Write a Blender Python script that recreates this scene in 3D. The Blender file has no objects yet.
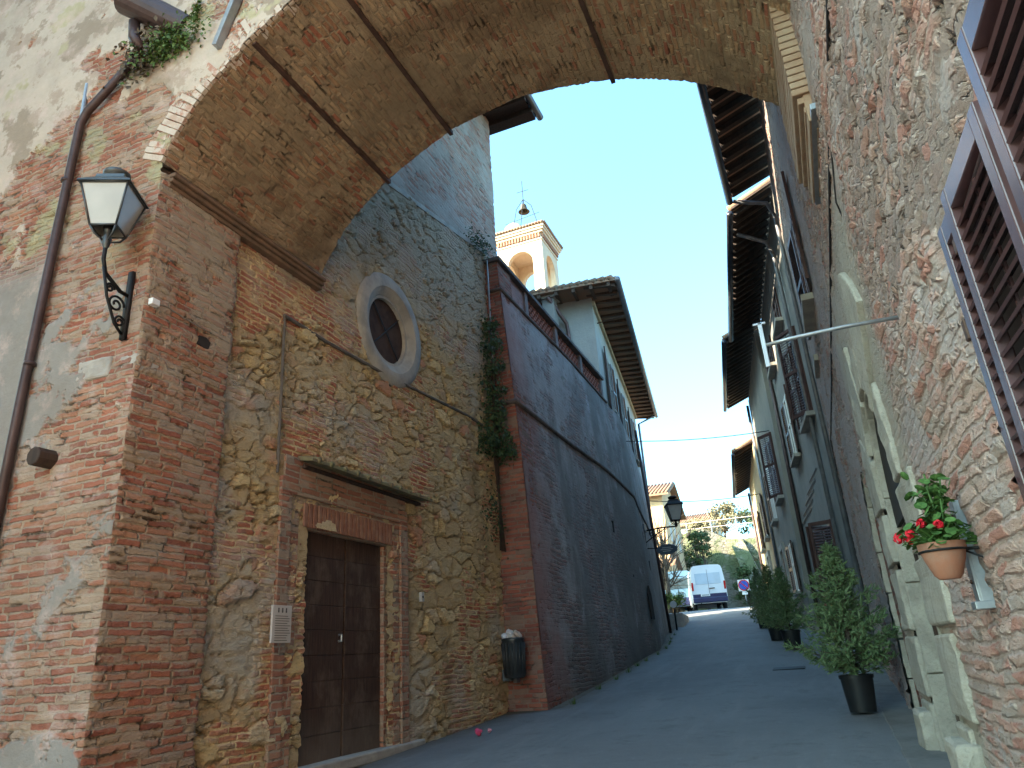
import bpy, bmesh, math, random
import numpy as np
from mathutils import Vector, Matrix
random.seed(7); np.random.seed(7)
S = bpy.context.scene
COL = S.collection
R_ = math.radians

# ------------------------------------------------------------------ camera, sky, sun, exposure
cam = bpy.data.cameras.new('camera'); camo = bpy.data.objects.new('camera', cam); COL.objects.link(camo)
cam.sensor_width = 36; cam.lens = 25.29; cam.clip_start = .05; cam.clip_end = 3000
RM = [[0.918876, 0.194178, 0.343456], [0.389574, -0.308765, -0.867696], [-0.06244, 0.931107, -0.359363]]
m = Matrix(RM).to_4x4(); m.translation = (0, 0, 1.6); camo.matrix_world = m
S.camera = camo
SUN_EL, SUN_AZ = R_(34), R_(-128)          # azimuth of the sun, clockwise from +Y (behind left)
w = bpy.data.worlds.new('World'); S.world = w; w.use_nodes = True
wt = w.node_tree; bg = wt.nodes['Background']
sky = wt.nodes.new('ShaderNodeTexSky'); sky.sky_type = 'NISHITA'; sky.sun_disc = False
sky.sun_elevation = SUN_EL; sky.sun_rotation = SUN_AZ
sky.altitude = 200; sky.air_density = 1.0; sky.dust_density = 3.0; sky.ozone_density = .6
tint = wt.nodes.new('ShaderNodeMix'); tint.data_type = 'RGBA'; tint.blend_type = 'MULTIPLY'; tint.inputs[0].default_value = 1; tint.inputs[7].default_value = (.61, .95, .99, 1)
wt.links.new(sky.outputs[0], tint.inputs[6]); wt.links.new(tint.outputs[2], bg.inputs[0]); bg.inputs[1].default_value = .15
sd = bpy.data.lights.new('sun', 'SUN'); so = bpy.data.objects.new('sun', sd); COL.objects.link(so)
sd.energy = 5.0; sd.angle = R_(.55); sd.color = (1, .83, .60)
dv = Vector((math.sin(SUN_AZ)*math.cos(SUN_EL), math.cos(SUN_AZ)*math.cos(SUN_EL), math.sin(SUN_EL)))
so.rotation_euler = dv.to_track_quat('Z', 'Y').to_euler()
S.view_settings.view_transform = 'Standard'; S.view_settings.look = 'None'
S.view_settings.exposure = 2.65; S.view_settings.gamma = 1
S.cycles.max_bounces = 8; S.cycles.diffuse_bounces = 5

# ------------------------------------------------------------------ node helper
class NT:
    def __init__(s, name):
        s.m = bpy.data.materials.new(name); s.m.use_nodes = True
        s.t = s.m.node_tree; s.t.nodes.clear()
        s.out = s.t.nodes.new('ShaderNodeOutputMaterial')
        s.b = s.t.nodes.new('ShaderNodeBsdfPrincipled')
        s.t.links.new(s.b.outputs[0], s.out.inputs[0])
        s.b.inputs['Specular IOR Level'].default_value = .25
    def n(s, ty): return s.t.nodes.new(ty)
    def put(s, sock, v):
        if isinstance(v, bpy.types.NodeSocket): s.t.links.new(v, sock)
        elif isinstance(v, (tuple, list)) and len(v) == 3 and sock.type == 'RGBA': sock.default_value = (*v, 1)
        else: sock.default_value = v
    def M(s, op, a, b=0.0, c=0.0, clamp=False):
        n = s.n('ShaderNodeMath'); n.operation = op; n.use_clamp = clamp
        for i, v in enumerate((a, b, c)): s.put(n.inputs[i], v)
        return n.outputs[0]
    def add(s, a, b): return s.M('ADD', a, b)
    def sub(s, a, b): return s.M('SUBTRACT', a, b)
    def mul(s, a, b): return s.M('MULTIPLY', a, b)
    def mx(s, a, b): return s.M('MAXIMUM', a, b)
    def mn(s, a, b): return s.M('MINIMUM', a, b)
    def fl(s, a): return s.M('FLOOR', a)
    def fr(s, a): return s.M('FRACT', a)
    def uv(s):
        n = s.n('ShaderNodeUVMap'); x = s.n('ShaderNodeSeparateXYZ'); s.t.links.new(n.outputs[0], x.inputs[0])
        return x.outputs[0], x.outputs[1]
    def pos(s):
        n = s.n('ShaderNodeNewGeometry'); x = s.n('ShaderNodeSeparateXYZ'); s.t.links.new(n.outputs['Position'], x.inputs[0])
        return n.outputs['Position'], x.outputs[0], x.outputs[1], x.outputs[2]
    def vec(s, x, y, z=0.0):
        n = s.n('ShaderNodeCombineXYZ')
        for i, v in enumerate((x, y, z)): s.put(n.inputs[i], v)
        return n.outputs[0]
    def noise(s, v, sc, det=3.0, ro=.55, dist=0.0):
        n = s.n('ShaderNodeTexNoise'); s.put(n.inputs['Vector'], v); n.inputs['Scale'].default_value = sc
        n.inputs['Detail'].default_value = det; n.inputs['Roughness'].default_value = ro; n.inputs['Distortion'].default_value = dist
        return n.outputs['Fac']
    def white(s, v):
        n = s.n('ShaderNodeTexWhiteNoise'); n.noise_dimensions = '3D'; s.put(n.inputs['Vector'], v)
        x = s.n('ShaderNodeSeparateColor'); s.t.links.new(n.outputs['Color'], x.inputs[0])
        return x.outputs[0], x.outputs[1], x.outputs[2]
    def vor(s, v, sc, feat='F1', rnd=1.0):
        n = s.n('ShaderNodeTexVoronoi'); n.voronoi_dimensions = '2D'; n.feature = feat
        s.put(n.inputs['Vector'], v); n.inputs['Scale'].default_value = sc; n.inputs['Randomness'].default_value = rnd
        return n
    def sm(s, v, a, b, lo=0.0, hi=1.0):
        n = s.n('ShaderNodeMapRange'); n.interpolation_type = 'SMOOTHSTEP'
        for i, q in enumerate((v, a, b, lo, hi)): s.put(n.inputs[i], q)
        return n.outputs[0]
    def mix(s, f, a, b, mode='MIX'):
        n = s.n('ShaderNodeMix'); n.data_type = 'RGBA'; n.blend_type = mode
        s.put(n.inputs[0], f); s.put(n.inputs[6], a); s.put(n.inputs[7], b)
        return n.outputs[2]
    def mixf(s, f, a, b): return s.add(a, s.mul(f, s.sub(b, a)))
    def ramp(s, f, stops, const=False):
        n = s.n('ShaderNodeValToRGB'); s.put(n.inputs[0], f); e = n.color_ramp.elements
        if const: n.color_ramp.interpolation = 'CONSTANT'
        while len(e) < len(stops): e.new(.5)
        for i, (p, c) in enumerate(stops): e[i].position = p; e[i].color = (*c, 1)
        return n.outputs[0]
    def done(s, col, rough=.9, h=None, disp=False, bump=1.0, dist=1.0):
        s.put(s.b.inputs['Base Color'], col); s.put(s.b.inputs['Roughness'], rough)
        if h is not None:
            if disp:
                d = s.n('ShaderNodeDisplacement'); d.inputs['Midlevel'].default_value = 0; d.inputs['Scale'].default_value = 1
                s.put(d.inputs['Height'], h); s.t.links.new(d.outputs[0], s.out.inputs['Displacement'])
                s.m.displacement_method = 'BOTH'
            else:
                b = s.n('ShaderNodeBump'); b.inputs['Strength'].default_value = bump; b.inputs['Distance'].default_value = dist
                s.put(b.inputs['Height'], h); s.t.links.new(b.outputs[0], s.b.inputs['Normal'])
        return s.m

def brick_core(N, u, v, bh=.064, bl=.26, joint=.011, warp=.05):
    p = N.vec(u, v)
    u2 = N.add(u, N.mul(N.sub(N.noise(p, 1.7, 2), .5), warp*1.2))
    v2 = N.add(v, N.mul(N.sub(N.noise(N.vec(u, v, 5.0), .9, 3), .5), warp*1.6))
    v2 = N.add(v2, N.mul(N.sub(N.noise(N.vec(u, v, 9.0), 6.0, 3), .5), .030))
    q = N.mul(v2, 1/bh); r = N.fl(q); fv = N.sub(q, r)
    rr, rg, rb = N.white(N.vec(r, 3.3, 7.7))
    L = N.mul(N.add(N.mul(rr, .45), .78), bl)
    uu = N.add(N.M('DIVIDE', u2, L), N.add(N.mul(r, .5), rg)); c = N.fl(uu); fu = N.sub(uu, c)
    a1, a2, a3 = N.white(N.vec(c, r, 1.1))
    du = N.mul(N.mn(fu, N.sub(1.0, fu)), L); d_v = N.mul(N.mn(fv, N.sub(1.0, fv)), bh)
    d = N.add(N.mn(du, d_v), N.mul(N.sub(N.noise(p, 30, 4, .7), .5), .022))
    mask = N.sm(d, joint*.35, joint*.35+.010)
    return p, mask, (a1, a2, a3)

def mat_brick(name, cols, mortar, plaster=None, pl_fn=None, stain=None, bh=.064, bl=.26, joint=.011, depth=.014, disp=True,
              mort_var=.35, warp=.05, hole=.10, patch=.5, swap=False, dirt=.35, rough=.92):
    N = NT(name); u, v = N.uv()
    if swap: u, v = v, u
    p, mask, (a1, a2, a3) = brick_core(N, u, v, bh, bl, joint, warp)
    n = len(cols); bc = N.ramp(a1, [(i/n, c) for i, c in enumerate(cols)], True)
    bc = N.mix(N.mul(N.noise(p, 23, 4, .7), .55), bc, N.mix(.5, bc, mortar))
    fine = N.noise(p, 60, 4, .7)
    mc = N.mix(N.mul(N.noise(p, 7, 4, .7), mort_var*1.6), mortar, tuple(c*.45 for c in mortar))
    # smeared mortar hides part of the bricks; some joints are washed out deep, with their shadow painted dark
    smear = N.sm(N.add(N.noise(N.vec(u, v, 21.0), 2.6, 5, .68), N.mul(N.sub(a2, .5), .30)), patch, patch+.10)
    mask2 = N.mul(mask, N.sub(1.0, N.mul(smear, .85)))
    col = N.mix(mask2, mc, bc)
    deep = N.sm(N.noise(N.vec(u, N.mul(v, 2.2), 31.0), 4.5, 5, .7), .54, .66)
    h = N.mul(mask, N.add(.55, N.mul(a2, .45)))
    h = N.mixf(N.mul(smear, .75), h, .62)
    h = N.sub(h, N.mul(deep, N.mul(N.sub(1.0, mask), 1.3)))
    col = N.mix(N.mul(N.mul(deep, N.sub(1.0, mask)), .8), col, tuple(c*.16 for c in mortar))
    miss = N.M('LESS_THAN', a3, hole)
    h = N.sub(h, N.mul(miss, N.mul(mask, .9)))
    h = N.add(h, N.mul(N.sub(fine, .5), .35))
    h = N.add(h, N.mul(N.sub(N.noise(N.vec(u, N.mul(v, 1.6), .5), 8, 6, .75), .5), 1.7))
    h = N.mul(h, depth)
    if plaster:
        pm = pl_fn(N, u, v, p)
        for (pc, m) in [(plaster, pm)] if isinstance(plaster[0], float) else zip(plaster, pm):
            pc2 = N.mix(N.mul(N.noise(N.vec(u, v, 44.0), 5.0, 5, .7), .8), pc, tuple(c*.62 for c in pc))
            col = N.mix(m, col, pc2)
            ph = N.add(depth*1.35, N.mul(N.sub(N.noise(p, 12, 5, .7), .5), .010))
            h = N.mixf(m, h, ph)
    if stain:
        for (sc, fn) in stain: col = N.mix(fn(N, u, v, p), col, sc)
    g = N.noise(N.vec(u, v, 3.0), 1.1, 5, .7)
    col = N.mix(N.mul(N.sm(g, .40, .72), dirt), col, tuple(c*.35 for c in mortar))
    h = N.add(h, N.mul(N.sub(N.noise(N.vec(u, v, 8.0), .7, 2), .5), .04))
    return N.done(col, rough, h, disp, 1.0, 1.0)

def mat_rubble(name, cols, mortar, su=3.2, sv=5.2, depth=.055, disp=True, bricks=.0, plaster=None, pl_fn=None, crack=.5, mort=.10, stain=None, brick_fn=None, cov=.50, bcols=None, bdep=.33, bsm=.5):
    N = NT(name); u, v = N.uv(); p = N.vec(u, v)
    wx = N.mul(N.sub(N.noise(p, 3.1, 3), .5), .26); wy = N.mul(N.sub(N.noise(N.vec(u, v, 4.0), 3.1, 3), .5), .15)
    fx = N.mul(N.sub(N.noise(N.vec(u, v, 14.0), 13, 4, .65), .5), .10); fy = N.mul(N.sub(N.noise(N.vec(u, v, 24.0), 13, 4, .65), .5), .07)
    uu, vv = N.add(N.add(u, wx), fx), N.add(N.add(v, wy), fy)
    sel = N.M('GREATER_THAN', N.noise(N.vec(u, v, 303.0), 1.5, 3, .6), .52)      # zones of large and of small stones
    k = N.mixf(sel, 1.0, 1.75)
    q = N.vec(N.mul(N.mul(uu, su), k), N.mul(N.mul(vv, sv), k))
    f1 = N.vor(q, 1.0, 'F1', .95); de = N.vor(q, 1.0, 'DISTANCE_TO_EDGE', .95)
    cs = N.n('ShaderNodeSeparateColor'); N.t.links.new(f1.outputs['Color'], cs.inputs[0])
    a1, a2, a3 = cs.outputs
    n = len(cols); sc = N.ramp(a1, [(i/n, c) for i, c in enumerate(cols)], True)
    sc = N.mix(N.mul(N.noise(p, 14, 5, .75), .7), sc, N.mix(.6, sc, mortar))
    sc = N.mix(N.sm(N.noise(N.vec(u, v, 77.0), 30, 3, .7), .52, .75), sc, tuple(c*.5 for c in mortar))
    edge = N.add(de.outputs[0], N.mul(N.sub(N.noise(p, 20, 3, .7), .5), .12))
    mask = N.sm(edge, .01, .01+mort)
    cover = N.sm(N.add(N.noise(N.vec(u, v, 52.0), 2.2, 5, .7), N.mul(N.sub(a3, .5), .35)), cov, cov+.12)   # mortar smeared over stones
    mc = N.mix(N.noise(p, 8, 5, .75), mortar, tuple(c*.6 for c in mortar))
    col = N.mix(N.mul(mask, N.sub(1.0, N.mul(cover, .8))), mc, sc)
    tilt = N.mul(N.sub(N.noise(N.vec(u, v, 91.0), 5.5, 2), .5), .7)
    h = N.mul(N.sm(edge, .0, .17), N.add(.45, N.mul(a2, .75)))
    h = N.add(h, tilt)
    h = N.mixf(N.mul(cover, .72), h, .55)
    ck = N.mul(N.sub(1.0, N.sm(edge, .0, .05)), N.sm(N.noise(N.vec(u, v, 61.0), 3.4, 5, .7), .50, .60))   # open, washed-out joints
    h = N.sub(h, N.mul(ck, crack*1.4))
    col = N.mix(N.mul(ck, .6), col, tuple(c*.25 for c in mortar))
    h = N.add(h, N.mul(N.sub(N.noise(N.vec(u, N.mul(v, 1.8), .0), 8, 6, .75), .5), 1.1))
    h = N.add(h, N.mul(N.sub(N.noise(p, 34, 6, .8), .5), .60))
    h = N.mul(h, depth)
    if brick_fn:
        p2, bm, (b1, b2, b3) = brick_core(N, u, v, .058, .25, .012, .09)
        bc4 = bcols or [(.42, .13, .075), (.35, .10, .06), (.44, .20, .12), (.42, .28, .18)]; bcol = N.ramp(b1, [(i*.27, c) for i, c in enumerate(bc4)], True)
        bcol = N.mix(N.mul(N.sm(N.noise(N.vec(u, v, 54.0), 3.0, 6, .72), bsm, bsm+.14), .8), bcol, mortar)
        bcol = N.mix(bm, mortar, bcol)
        bmk = brick_fn(N, u, v, p)
        col = N.mix(bmk, col, bcol); h = N.mixf(bmk, h, N.mul(N.add(N.mul(bm, N.add(.5, b2)), N.add(N.noise(p, 30, 4, .7), N.mul(N.noise(N.vec(u, N.mul(v, 1.6), 7.0), 8, 5, .75), 1.6))), depth*bdep))
    if plaster:
        for (pc, m) in zip(plaster, pl_fn(N, u, v, p)):
            pc2 = N.mix(N.mul(N.noise(N.vec(u, v, 44.0), 6.0, 5, .7), .8), pc, tuple(c*.6 for c in pc))
            col = N.mix(m, col, pc2); h = N.mixf(m, h, N.add(depth*.75, N.mul(N.sub(N.noise(p, 8, 5, .7), .5), .014)))
    if stain:
        for (s_, fn) in stain: col = N.mix(fn(N, u, v, p), col, s_)
    return N.done(col, .93, h, disp)

def mat_plain(name, c, rough=.8, var=.25, sc=6.0, bump=.0, metal=0.0, spec=.3, c2=None, scz=1.0):
    N = NT(name); p, x, y, z = N.pos()
    pv = N.vec(x, y, N.mul(z, scz))
    f = N.noise(pv, sc, 5, .65)
    col = N.mix(N.sm(f, .35, .7), c, c2 if c2 else tuple(k*(1-var) for k in c))
    N.b.inputs['Metallic'].default_value = metal; N.b.inputs['Specular IOR Level'].default_value = spec
    return N.done(col, rough, N.noise(p, sc*5, 4, .7) if bump else None, False, 1.0, bump)

def mat_plaster(name, c, c2, c3, bump=.006):
    N = NT(name); p, x, y, z = N.pos()
    a = N.sm(N.noise(p, .9, 6, .7), .38, .62); b = N.sm(N.noise(N.vec(x, y, N.mul(z, .35)), 2.3, 5, .7), .5, .72)
    col = N.mix(N.mul(b, .7), N.mix(a, c, c2), c3)
    return N.done(col, .93, N.noise(p, 14, 6, .75), False, 1.0, bump)

def mat_wood(name, c, c2, vertical=True, rough=.65):
    N = NT(name); p, x, y, z = N.pos()
    g = N.noise(N.vec(N.mul(x, 28), N.mul(y, 28), N.mul(z, 2.5)), 1.0, 4, .65)
    col = N.mix(N.sm(g, .3, .75), c, c2)
    col = N.mix(N.mul(N.sm(N.noise(p, 3.0, 5, .7), .45, .7), .5), col, tuple(k*.5 for k in c))
    return N.done(col, rough, g, False, .6, .004)

def mat_glass(name, c=(.02, .025, .03), rough=.08):
    N = NT(name); N.b.inputs['Specular IOR Level'].default_value = .6
    p, x, y, z = N.pos()
    return N.done(N.mix(N.noise(p, 3, 3), c, tuple(k*1.8 for k in c)), rough)

def mat_leaf(name, c, c2, c3=None, trans=.25):
    N = NT(name)
    g = N.n('ShaderNodeNewGeometry'); r = g.outputs['Random Per Island']
    p, x, y, z = N.pos()
    col = N.ramp(N.add(N.mul(r, .75), N.mul(N.noise(p, 2.0, 3), .3)), [(0, c), (.55, c2), (1, c3 or tuple(k*1.4 for k in c2))])
    N.b.inputs['Transmission Weight'].default_value = 0
    N.b.inputs['Subsurface Weight'].default_value = 0
    return N.done(col, .65)

# ------------------------------------------------------------------ mesh builder (world coordinates; the origin is taken out on build)
def abs_loc(o):
    l = Vector((0, 0, 0))
    while o is not None: l += Vector(o.location); o = o.parent
    return l

class MB:
    def __init__(s): s.v = []; s.f = []; s.uv = []; s.mi = None
    def face(s, pts, uv=None):
        i = len(s.v); s.v += [tuple(p) for p in pts]; s.f.append(tuple(range(i, i+len(pts)))); s.uv.append(uv)
    def grid(s, P, UV, keep=None):
        n, k = len(P), len(P[0]); i0 = len(s.v)
        for row in P: s.v += [tuple(p) for p in row]
        for a in range(n-1):
            for b in range(k-1):
                if keep is not None and not keep(a, b): continue
                s.f.append((i0+a*k+b, i0+(a+1)*k+b, i0+(a+1)*k+b+1, i0+a*k+b+1))
                s.uv.append((UV[a][b], UV[a+1][b], UV[a+1][b+1], UV[a][b+1]))
        return s
    def box(s, c, d, rot=None):
        """rot: Matrix 3x3"""
        c = Vector(c); h = Vector(d)/2; i = len(s.v)
        for x in (-1, 1):
            for y in (-1, 1):
                for z in (-1, 1):
                    q = Vector((x*h.x, y*h.y, z*h.z)); q = rot @ q if rot is not None else q
                    s.v.append(tuple(c+q))
        for f in ((0, 1, 3, 2), (4, 6, 7, 5), (0, 4, 5, 1), (2, 3, 7, 6), (0, 2, 6, 4), (1, 5, 7, 3)):
            s.f.append(tuple(i+k for k in f)); s.uv.append(None)
        return s
    def beam(s, p0, p1, w, h, up=(0, 0, 1)):
        p0, p1 = Vector(p0), Vector(p1); d = p1-p0; L = d.length; y = d.normalized()
        x = y.cross(Vector(up)); x = x.normalized() if x.length > 1e-5 else Vector((1, 0, 0)); z = x.cross(y)
        return s.box((p0+p1)/2, (w, L, h), Matrix((x, y, z)).transposed())
    def tube(s, pts, r, n=8, cap=True):
        pts = [Vector(p) for p in pts]; rs = r if isinstance(r, (list, tuple)) else [r]*len(pts)
        i0 = len(s.v); ref = None
        for k, p in enumerate(pts):
            d = (pts[min(k+1, len(pts)-1)]-pts[max(k-1, 0)]).normalized()
            if ref is None:
                ref = Vector((0, 0, 1)) if abs(d.z) < .9 else Vector((1, 0, 0))
            x = (ref - d*ref.dot(d)).normalized(); y = d.cross(x); ref = x
            for a in range(n):
                t = 2*math.pi*a/n; s.v.append(tuple(p+(x*math.cos(t)+y*math.sin(t))*rs[k]))
        for k in range(len(pts)-1):
            for a in range(n):
                b = (a+1) % n
                s.f.append((i0+k*n+a, i0+k*n+b, i0+(k+1)*n+b, i0+(k+1)*n+a)); s.uv.append(None)
        if cap:
            s.f.append(tuple(i0+a for a in reversed(range(n)))); s.uv.append(None)
            s.f.append(tuple(i0+(len(pts)-1)*n+a for a in range(n))); s.uv.append(None)
        return s
    def lathe(s, prof, c, n=20, ax=None):
        """prof: (r,z) pairs around +Z at c"""
        c = Vector(c); i0 = len(s.v); k = len(prof)
        for a in range(n):
            t = 2*math.pi*a/n
            for r, z in prof:
                q = Vector((r*math.cos(t), r*math.sin(t), z)); q = ax @ q if ax is not None else q
                s.v.append(tuple(c+q))
        for a in range(n):
            b = (a+1) % n
            for j in range(k-1):
                s.f.append((i0+a*k+j, i0+b*k+j, i0+b*k+j+1, i0+a*k+j+1)); s.uv.append(None)
        return s
    def prism(s, poly, d):
        """poly: 3D points of a planar polygon, d: extrusion vector"""
        d = Vector(d); a = [Vector(p) for p in poly]; b = [p+d for p in a]; n = len(a)
        s.face(a[::-1]); s.face(b)
        for i in range(n): j = (i+1) % n; s.face([a[i], a[j], b[j], b[i]])
        return s
    def build(s, name, mat, parent=None, smooth=False, bevel=0, weld=0, label=None, loc=None):
        me = bpy.data.meshes.new(name)
        off = abs_loc(parent) if parent is not None else (Vector(loc) if loc is not None else Vector((0, 0, 0)))
        me.from_pydata([(v[0]-off.x, v[1]-off.y, v[2]-off.z) for v in s.v], [], s.f)
        ul = me.uv_layers.new(name='UVMap'); li = 0
        buf = np.zeros(len(me.loops)*2, np.float32)
        for f, uv in zip(s.f, s.uv):
            if uv is None:
                a, b, c = (Vector(s.v[f[k]]) for k in (0, 1, 2)); nn = (b-a).cross(c-a)
                ax = max(range(3), key=lambda k: abs(nn[k]))
                uv = [((s.v[i][1], s.v[i][2]) if ax == 0 else (s.v[i][0], s.v[i][2]) if ax == 1 else (s.v[i][0], s.v[i][1])) for i in f]
            for q in uv: buf[li] = q[0]; buf[li+1] = q[1]; li += 2
        ul.data.foreach_set('uv', buf)
        if smooth: me.polygons.foreach_set('use_smooth', [True]*len(me.polygons))
        for m_ in (mat if isinstance(mat, (list, tuple)) else [mat]): me.materials.append(m_)
        if s.mi is not None: me.polygons.foreach_set('material_index', s.mi)
        bm = bmesh.new(); bm.from_mesh(me)
        if weld: bmesh.ops.remove_doubles(bm, verts=bm.verts, dist=weld)
        if s.fixn: bmesh.ops.recalc_face_normals(bm, faces=bm.faces)
        bm.to_mesh(me); bm.free()
        o = bpy.data.objects.new(name, me); COL.objects.link(o)
        if parent is not None: o.parent = parent
        elif loc is not None: o.location = loc
        if bevel:
            b = o.modifiers.new('bevel', 'BEVEL'); b.width = bevel; b.segments = 2; b.limit_method = 'ANGLE'; b.angle_limit = R_(40)
        if label: o['label'] = label
        return o
    fixn = True

def tag(o, label, cat, group=None, kind=None):
    if label: o['label'] = label
    if cat: o['category'] = cat
    if group: o['group'] = group
    if kind: o['kind'] = kind
    return o
def thing(name, label, cat, loc, group=None):
    o = bpy.data.objects.new(name, None); COL.objects.link(o); o.location = loc; o.empty_display_size = .2
    return tag(o, label, cat, group)
def copy_tree(o, loc=None, rotz=None, parent=None):
    c = o.copy(); COL.objects.link(c)
    if parent is not None: c.parent = parent
    if loc is not None: c.location = loc
    if rotz is not None: c.rotation_euler = (0, 0, rotz)
    for ch in list(o.children): copy_tree(ch, parent=c)
    return c
def lin(a, b, n): return [a+(b-a)*i/(n-1) for i in range(n)]
def lerp(a, b, t): return a+(b-a)*t

# ------------------------------------------------------------------ ground
GY = [-40, -8, 0, 3, 6, 10, 13, 16.5, 23, 39, 48, 60, 400]
GZ = [-1.6, -.25, .25, .52, .72, .90, 1.15, 1.46, 2.03, 3.40, 3.78, 3.95, 4.2]
_fy = np.linspace(-40, 400, 4401); _fz = np.interp(_fy, GY, GZ)
_k = np.hanning(31); _k /= _k.sum(); _fz = np.convolve(np.pad(_fz, 15, mode='edge'), _k, 'valid')
def gz(x, y): return float(np.interp(y, _fy, _fz)) - .03*math.cos(max(-1, min(1, (x+2)/2.6))*math.pi/2)*0

# ------------------------------------------------------------------ materials of the masonry
RED = [(.35, .105, .06), (.29, .08, .048), (.39, .14, .08), (.41, .20, .12), (.24, .07, .045), (.37, .165, .10)]
MORT = (.48, .38, .28)
def facade_plaster(N, u, v, p):
    n1 = N.noise(N.vec(u, v, 2.0), 1.0, 6, .62); n2 = N.noise(N.vec(u, v, 12.0), .8, 6, .62)
    top = N.add(N.sm(v, 5.7, 7.0), N.mul(N.sm(u, -5.35, -5.9), .25))
    white = N.sm(N.add(N.mul(top, .22), N.sub(n1, .22)), .44, .47)
    grey = N.sm(N.add(N.mul(N.sm(u, -5.62, -5.72), .35), N.add(N.mul(N.sm(v, 2.2, 1.2), .17), N.sub(n2, .13))), .46, .50)
    low = N.mul(N.sm(v, 5.4, 4.9), grey)
    n3 = N.noise(N.vec(u, v, 62.0), 2.2, 6, .7)
    return [N.mul(white, 1.0), low, N.mul(white, N.sm(n3, .54, .60)), N.mul(white, N.sm(N.noise(N.vec(u, v, 66.0), 1.3, 6, .65), .56, .59))]
M_facade = mat_brick('facade_brick', RED, MORT, plaster=[(.56, .475, .38), (.30, .285, .255), (.44, .35, .27), (.36, .29, .215)], pl_fn=facade_plaster, bh=.055, bl=.23, joint=.009, patch=.545, depth=.022,
    stain=[((.40, .36, .22), lambda N, u, v, p: N.mul(N.sm(N.noise(N.vec(u, v, 71.0), 1.6, 4, .6), .58, .64), N.sm(v, 4.6, 5.4))),
           ((.55, .42, .36), lambda N, u, v, p: N.mul(N.sm(N.noise(N.vec(u, v, 81.0), 3.2, 5, .7), .5, .7), .6))])
M_pier = mat_brick('pier_brick', RED + [(.36, .26, .17)], (.40, .30, .205), bh=.055, bl=.23, joint=.009, patch=.535, depth=.022,
    plaster=[(.40, .33, .235)], pl_fn=lambda N, u, v, p: [N.mul(.6, N.sm(N.add(N.noise(N.vec(u, v, 2.0), 2.4, 6, .7), N.mul(N.sm(v, 3.0, 5.2), .20)), .60, .70))])
M_vault = mat_brick('vault_brick', [(.36, .21, .115), (.32, .15, .085), (.41, .27, .155), (.32, .10, .06), (.44, .31, .185)], (.41, .31, .20), patch=.49, depth=.019, bh=.055, bl=.15, joint=.012, hole=.14,
    plaster=[(.38, .28, .17)], pl_fn=lambda N, u, v, p: [N.mul(.55, N.sm(N.noise(N.vec(u, v, 3.0), 1.1, 5, .6), .50, .60))],
    stain=[((.17, .11, .065), lambda N, u, v, p: N.mul(N.sm(N.noise(N.vec(u, v, 6.0), 1.1, 6, .65), .46, .62), .72))], dirt=.6)
M_rubble = mat_rubble('rubble_stone', [(.62, .45, .21), (.56, .40, .19), (.64, .49, .28), (.46, .33, .17), (.58, .44, .27), (.50, .22, .13), (.66, .50, .26)], (.60, .45, .25),
    su=2.6, sv=5.6, depth=.062, crack=.50, cov=.40,
    brick_fn=lambda N, u, v, p: N.mul(.9, N.sm(N.add(N.noise(N.vec(u, v, 33.0), 1.05, 4, .65), N.mul(N.mul(N.sm(u, 6.6, 5.2), N.sm(v, 4.3, 5.4)), .16)), .525, .57)),
    stain=[((.43, .40, .33), lambda N, u, v, p: N.mul(N.sm(N.add(N.noise(N.vec(u, v, 18.0), .8, 4, .6), N.mul(N.sm(v, 4.5, 7.5), .22)), .50, .66), .75)),
           ((.22, .18, .11), lambda N, u, v, p: N.mul(N.sm(N.noise(N.vec(N.mul(u, 1.6), N.mul(v, .4), 28.0), 1.0, 5, .65), .54, .70), .55))])
M_upper = mat_brick('weathered_brick', [(.36, .165, .11), (.40, .23, .165), (.33, .12, .08), (.42, .30, .24)], (.40, .33, .27), patch=.48, depth=.014,
    plaster=[(.42, .385, .335)], pl_fn=lambda N, u, v, p: [N.mul(.65, N.sm(N.noise(N.vec(N.mul(u, .7), v, 3.0), 1.1, 5, .65), .50, .60))])
M_redbrick = mat_brick('red_brick', [(.33, .085, .055), (.27, .065, .045), (.37, .12, .075), (.22, .065, .05)], (.30, .21, .165), depth=.012, warp=.02, hole=.04, patch=.545, disp=False, dirt=.5)
M_surround = mat_brick('door_brick', [(.34, .13, .075), (.29, .10, .06), (.37, .18, .11)], (.42, .33, .24), depth=.012, warp=.02, hole=.03, patch=.52, disp=False)
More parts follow.
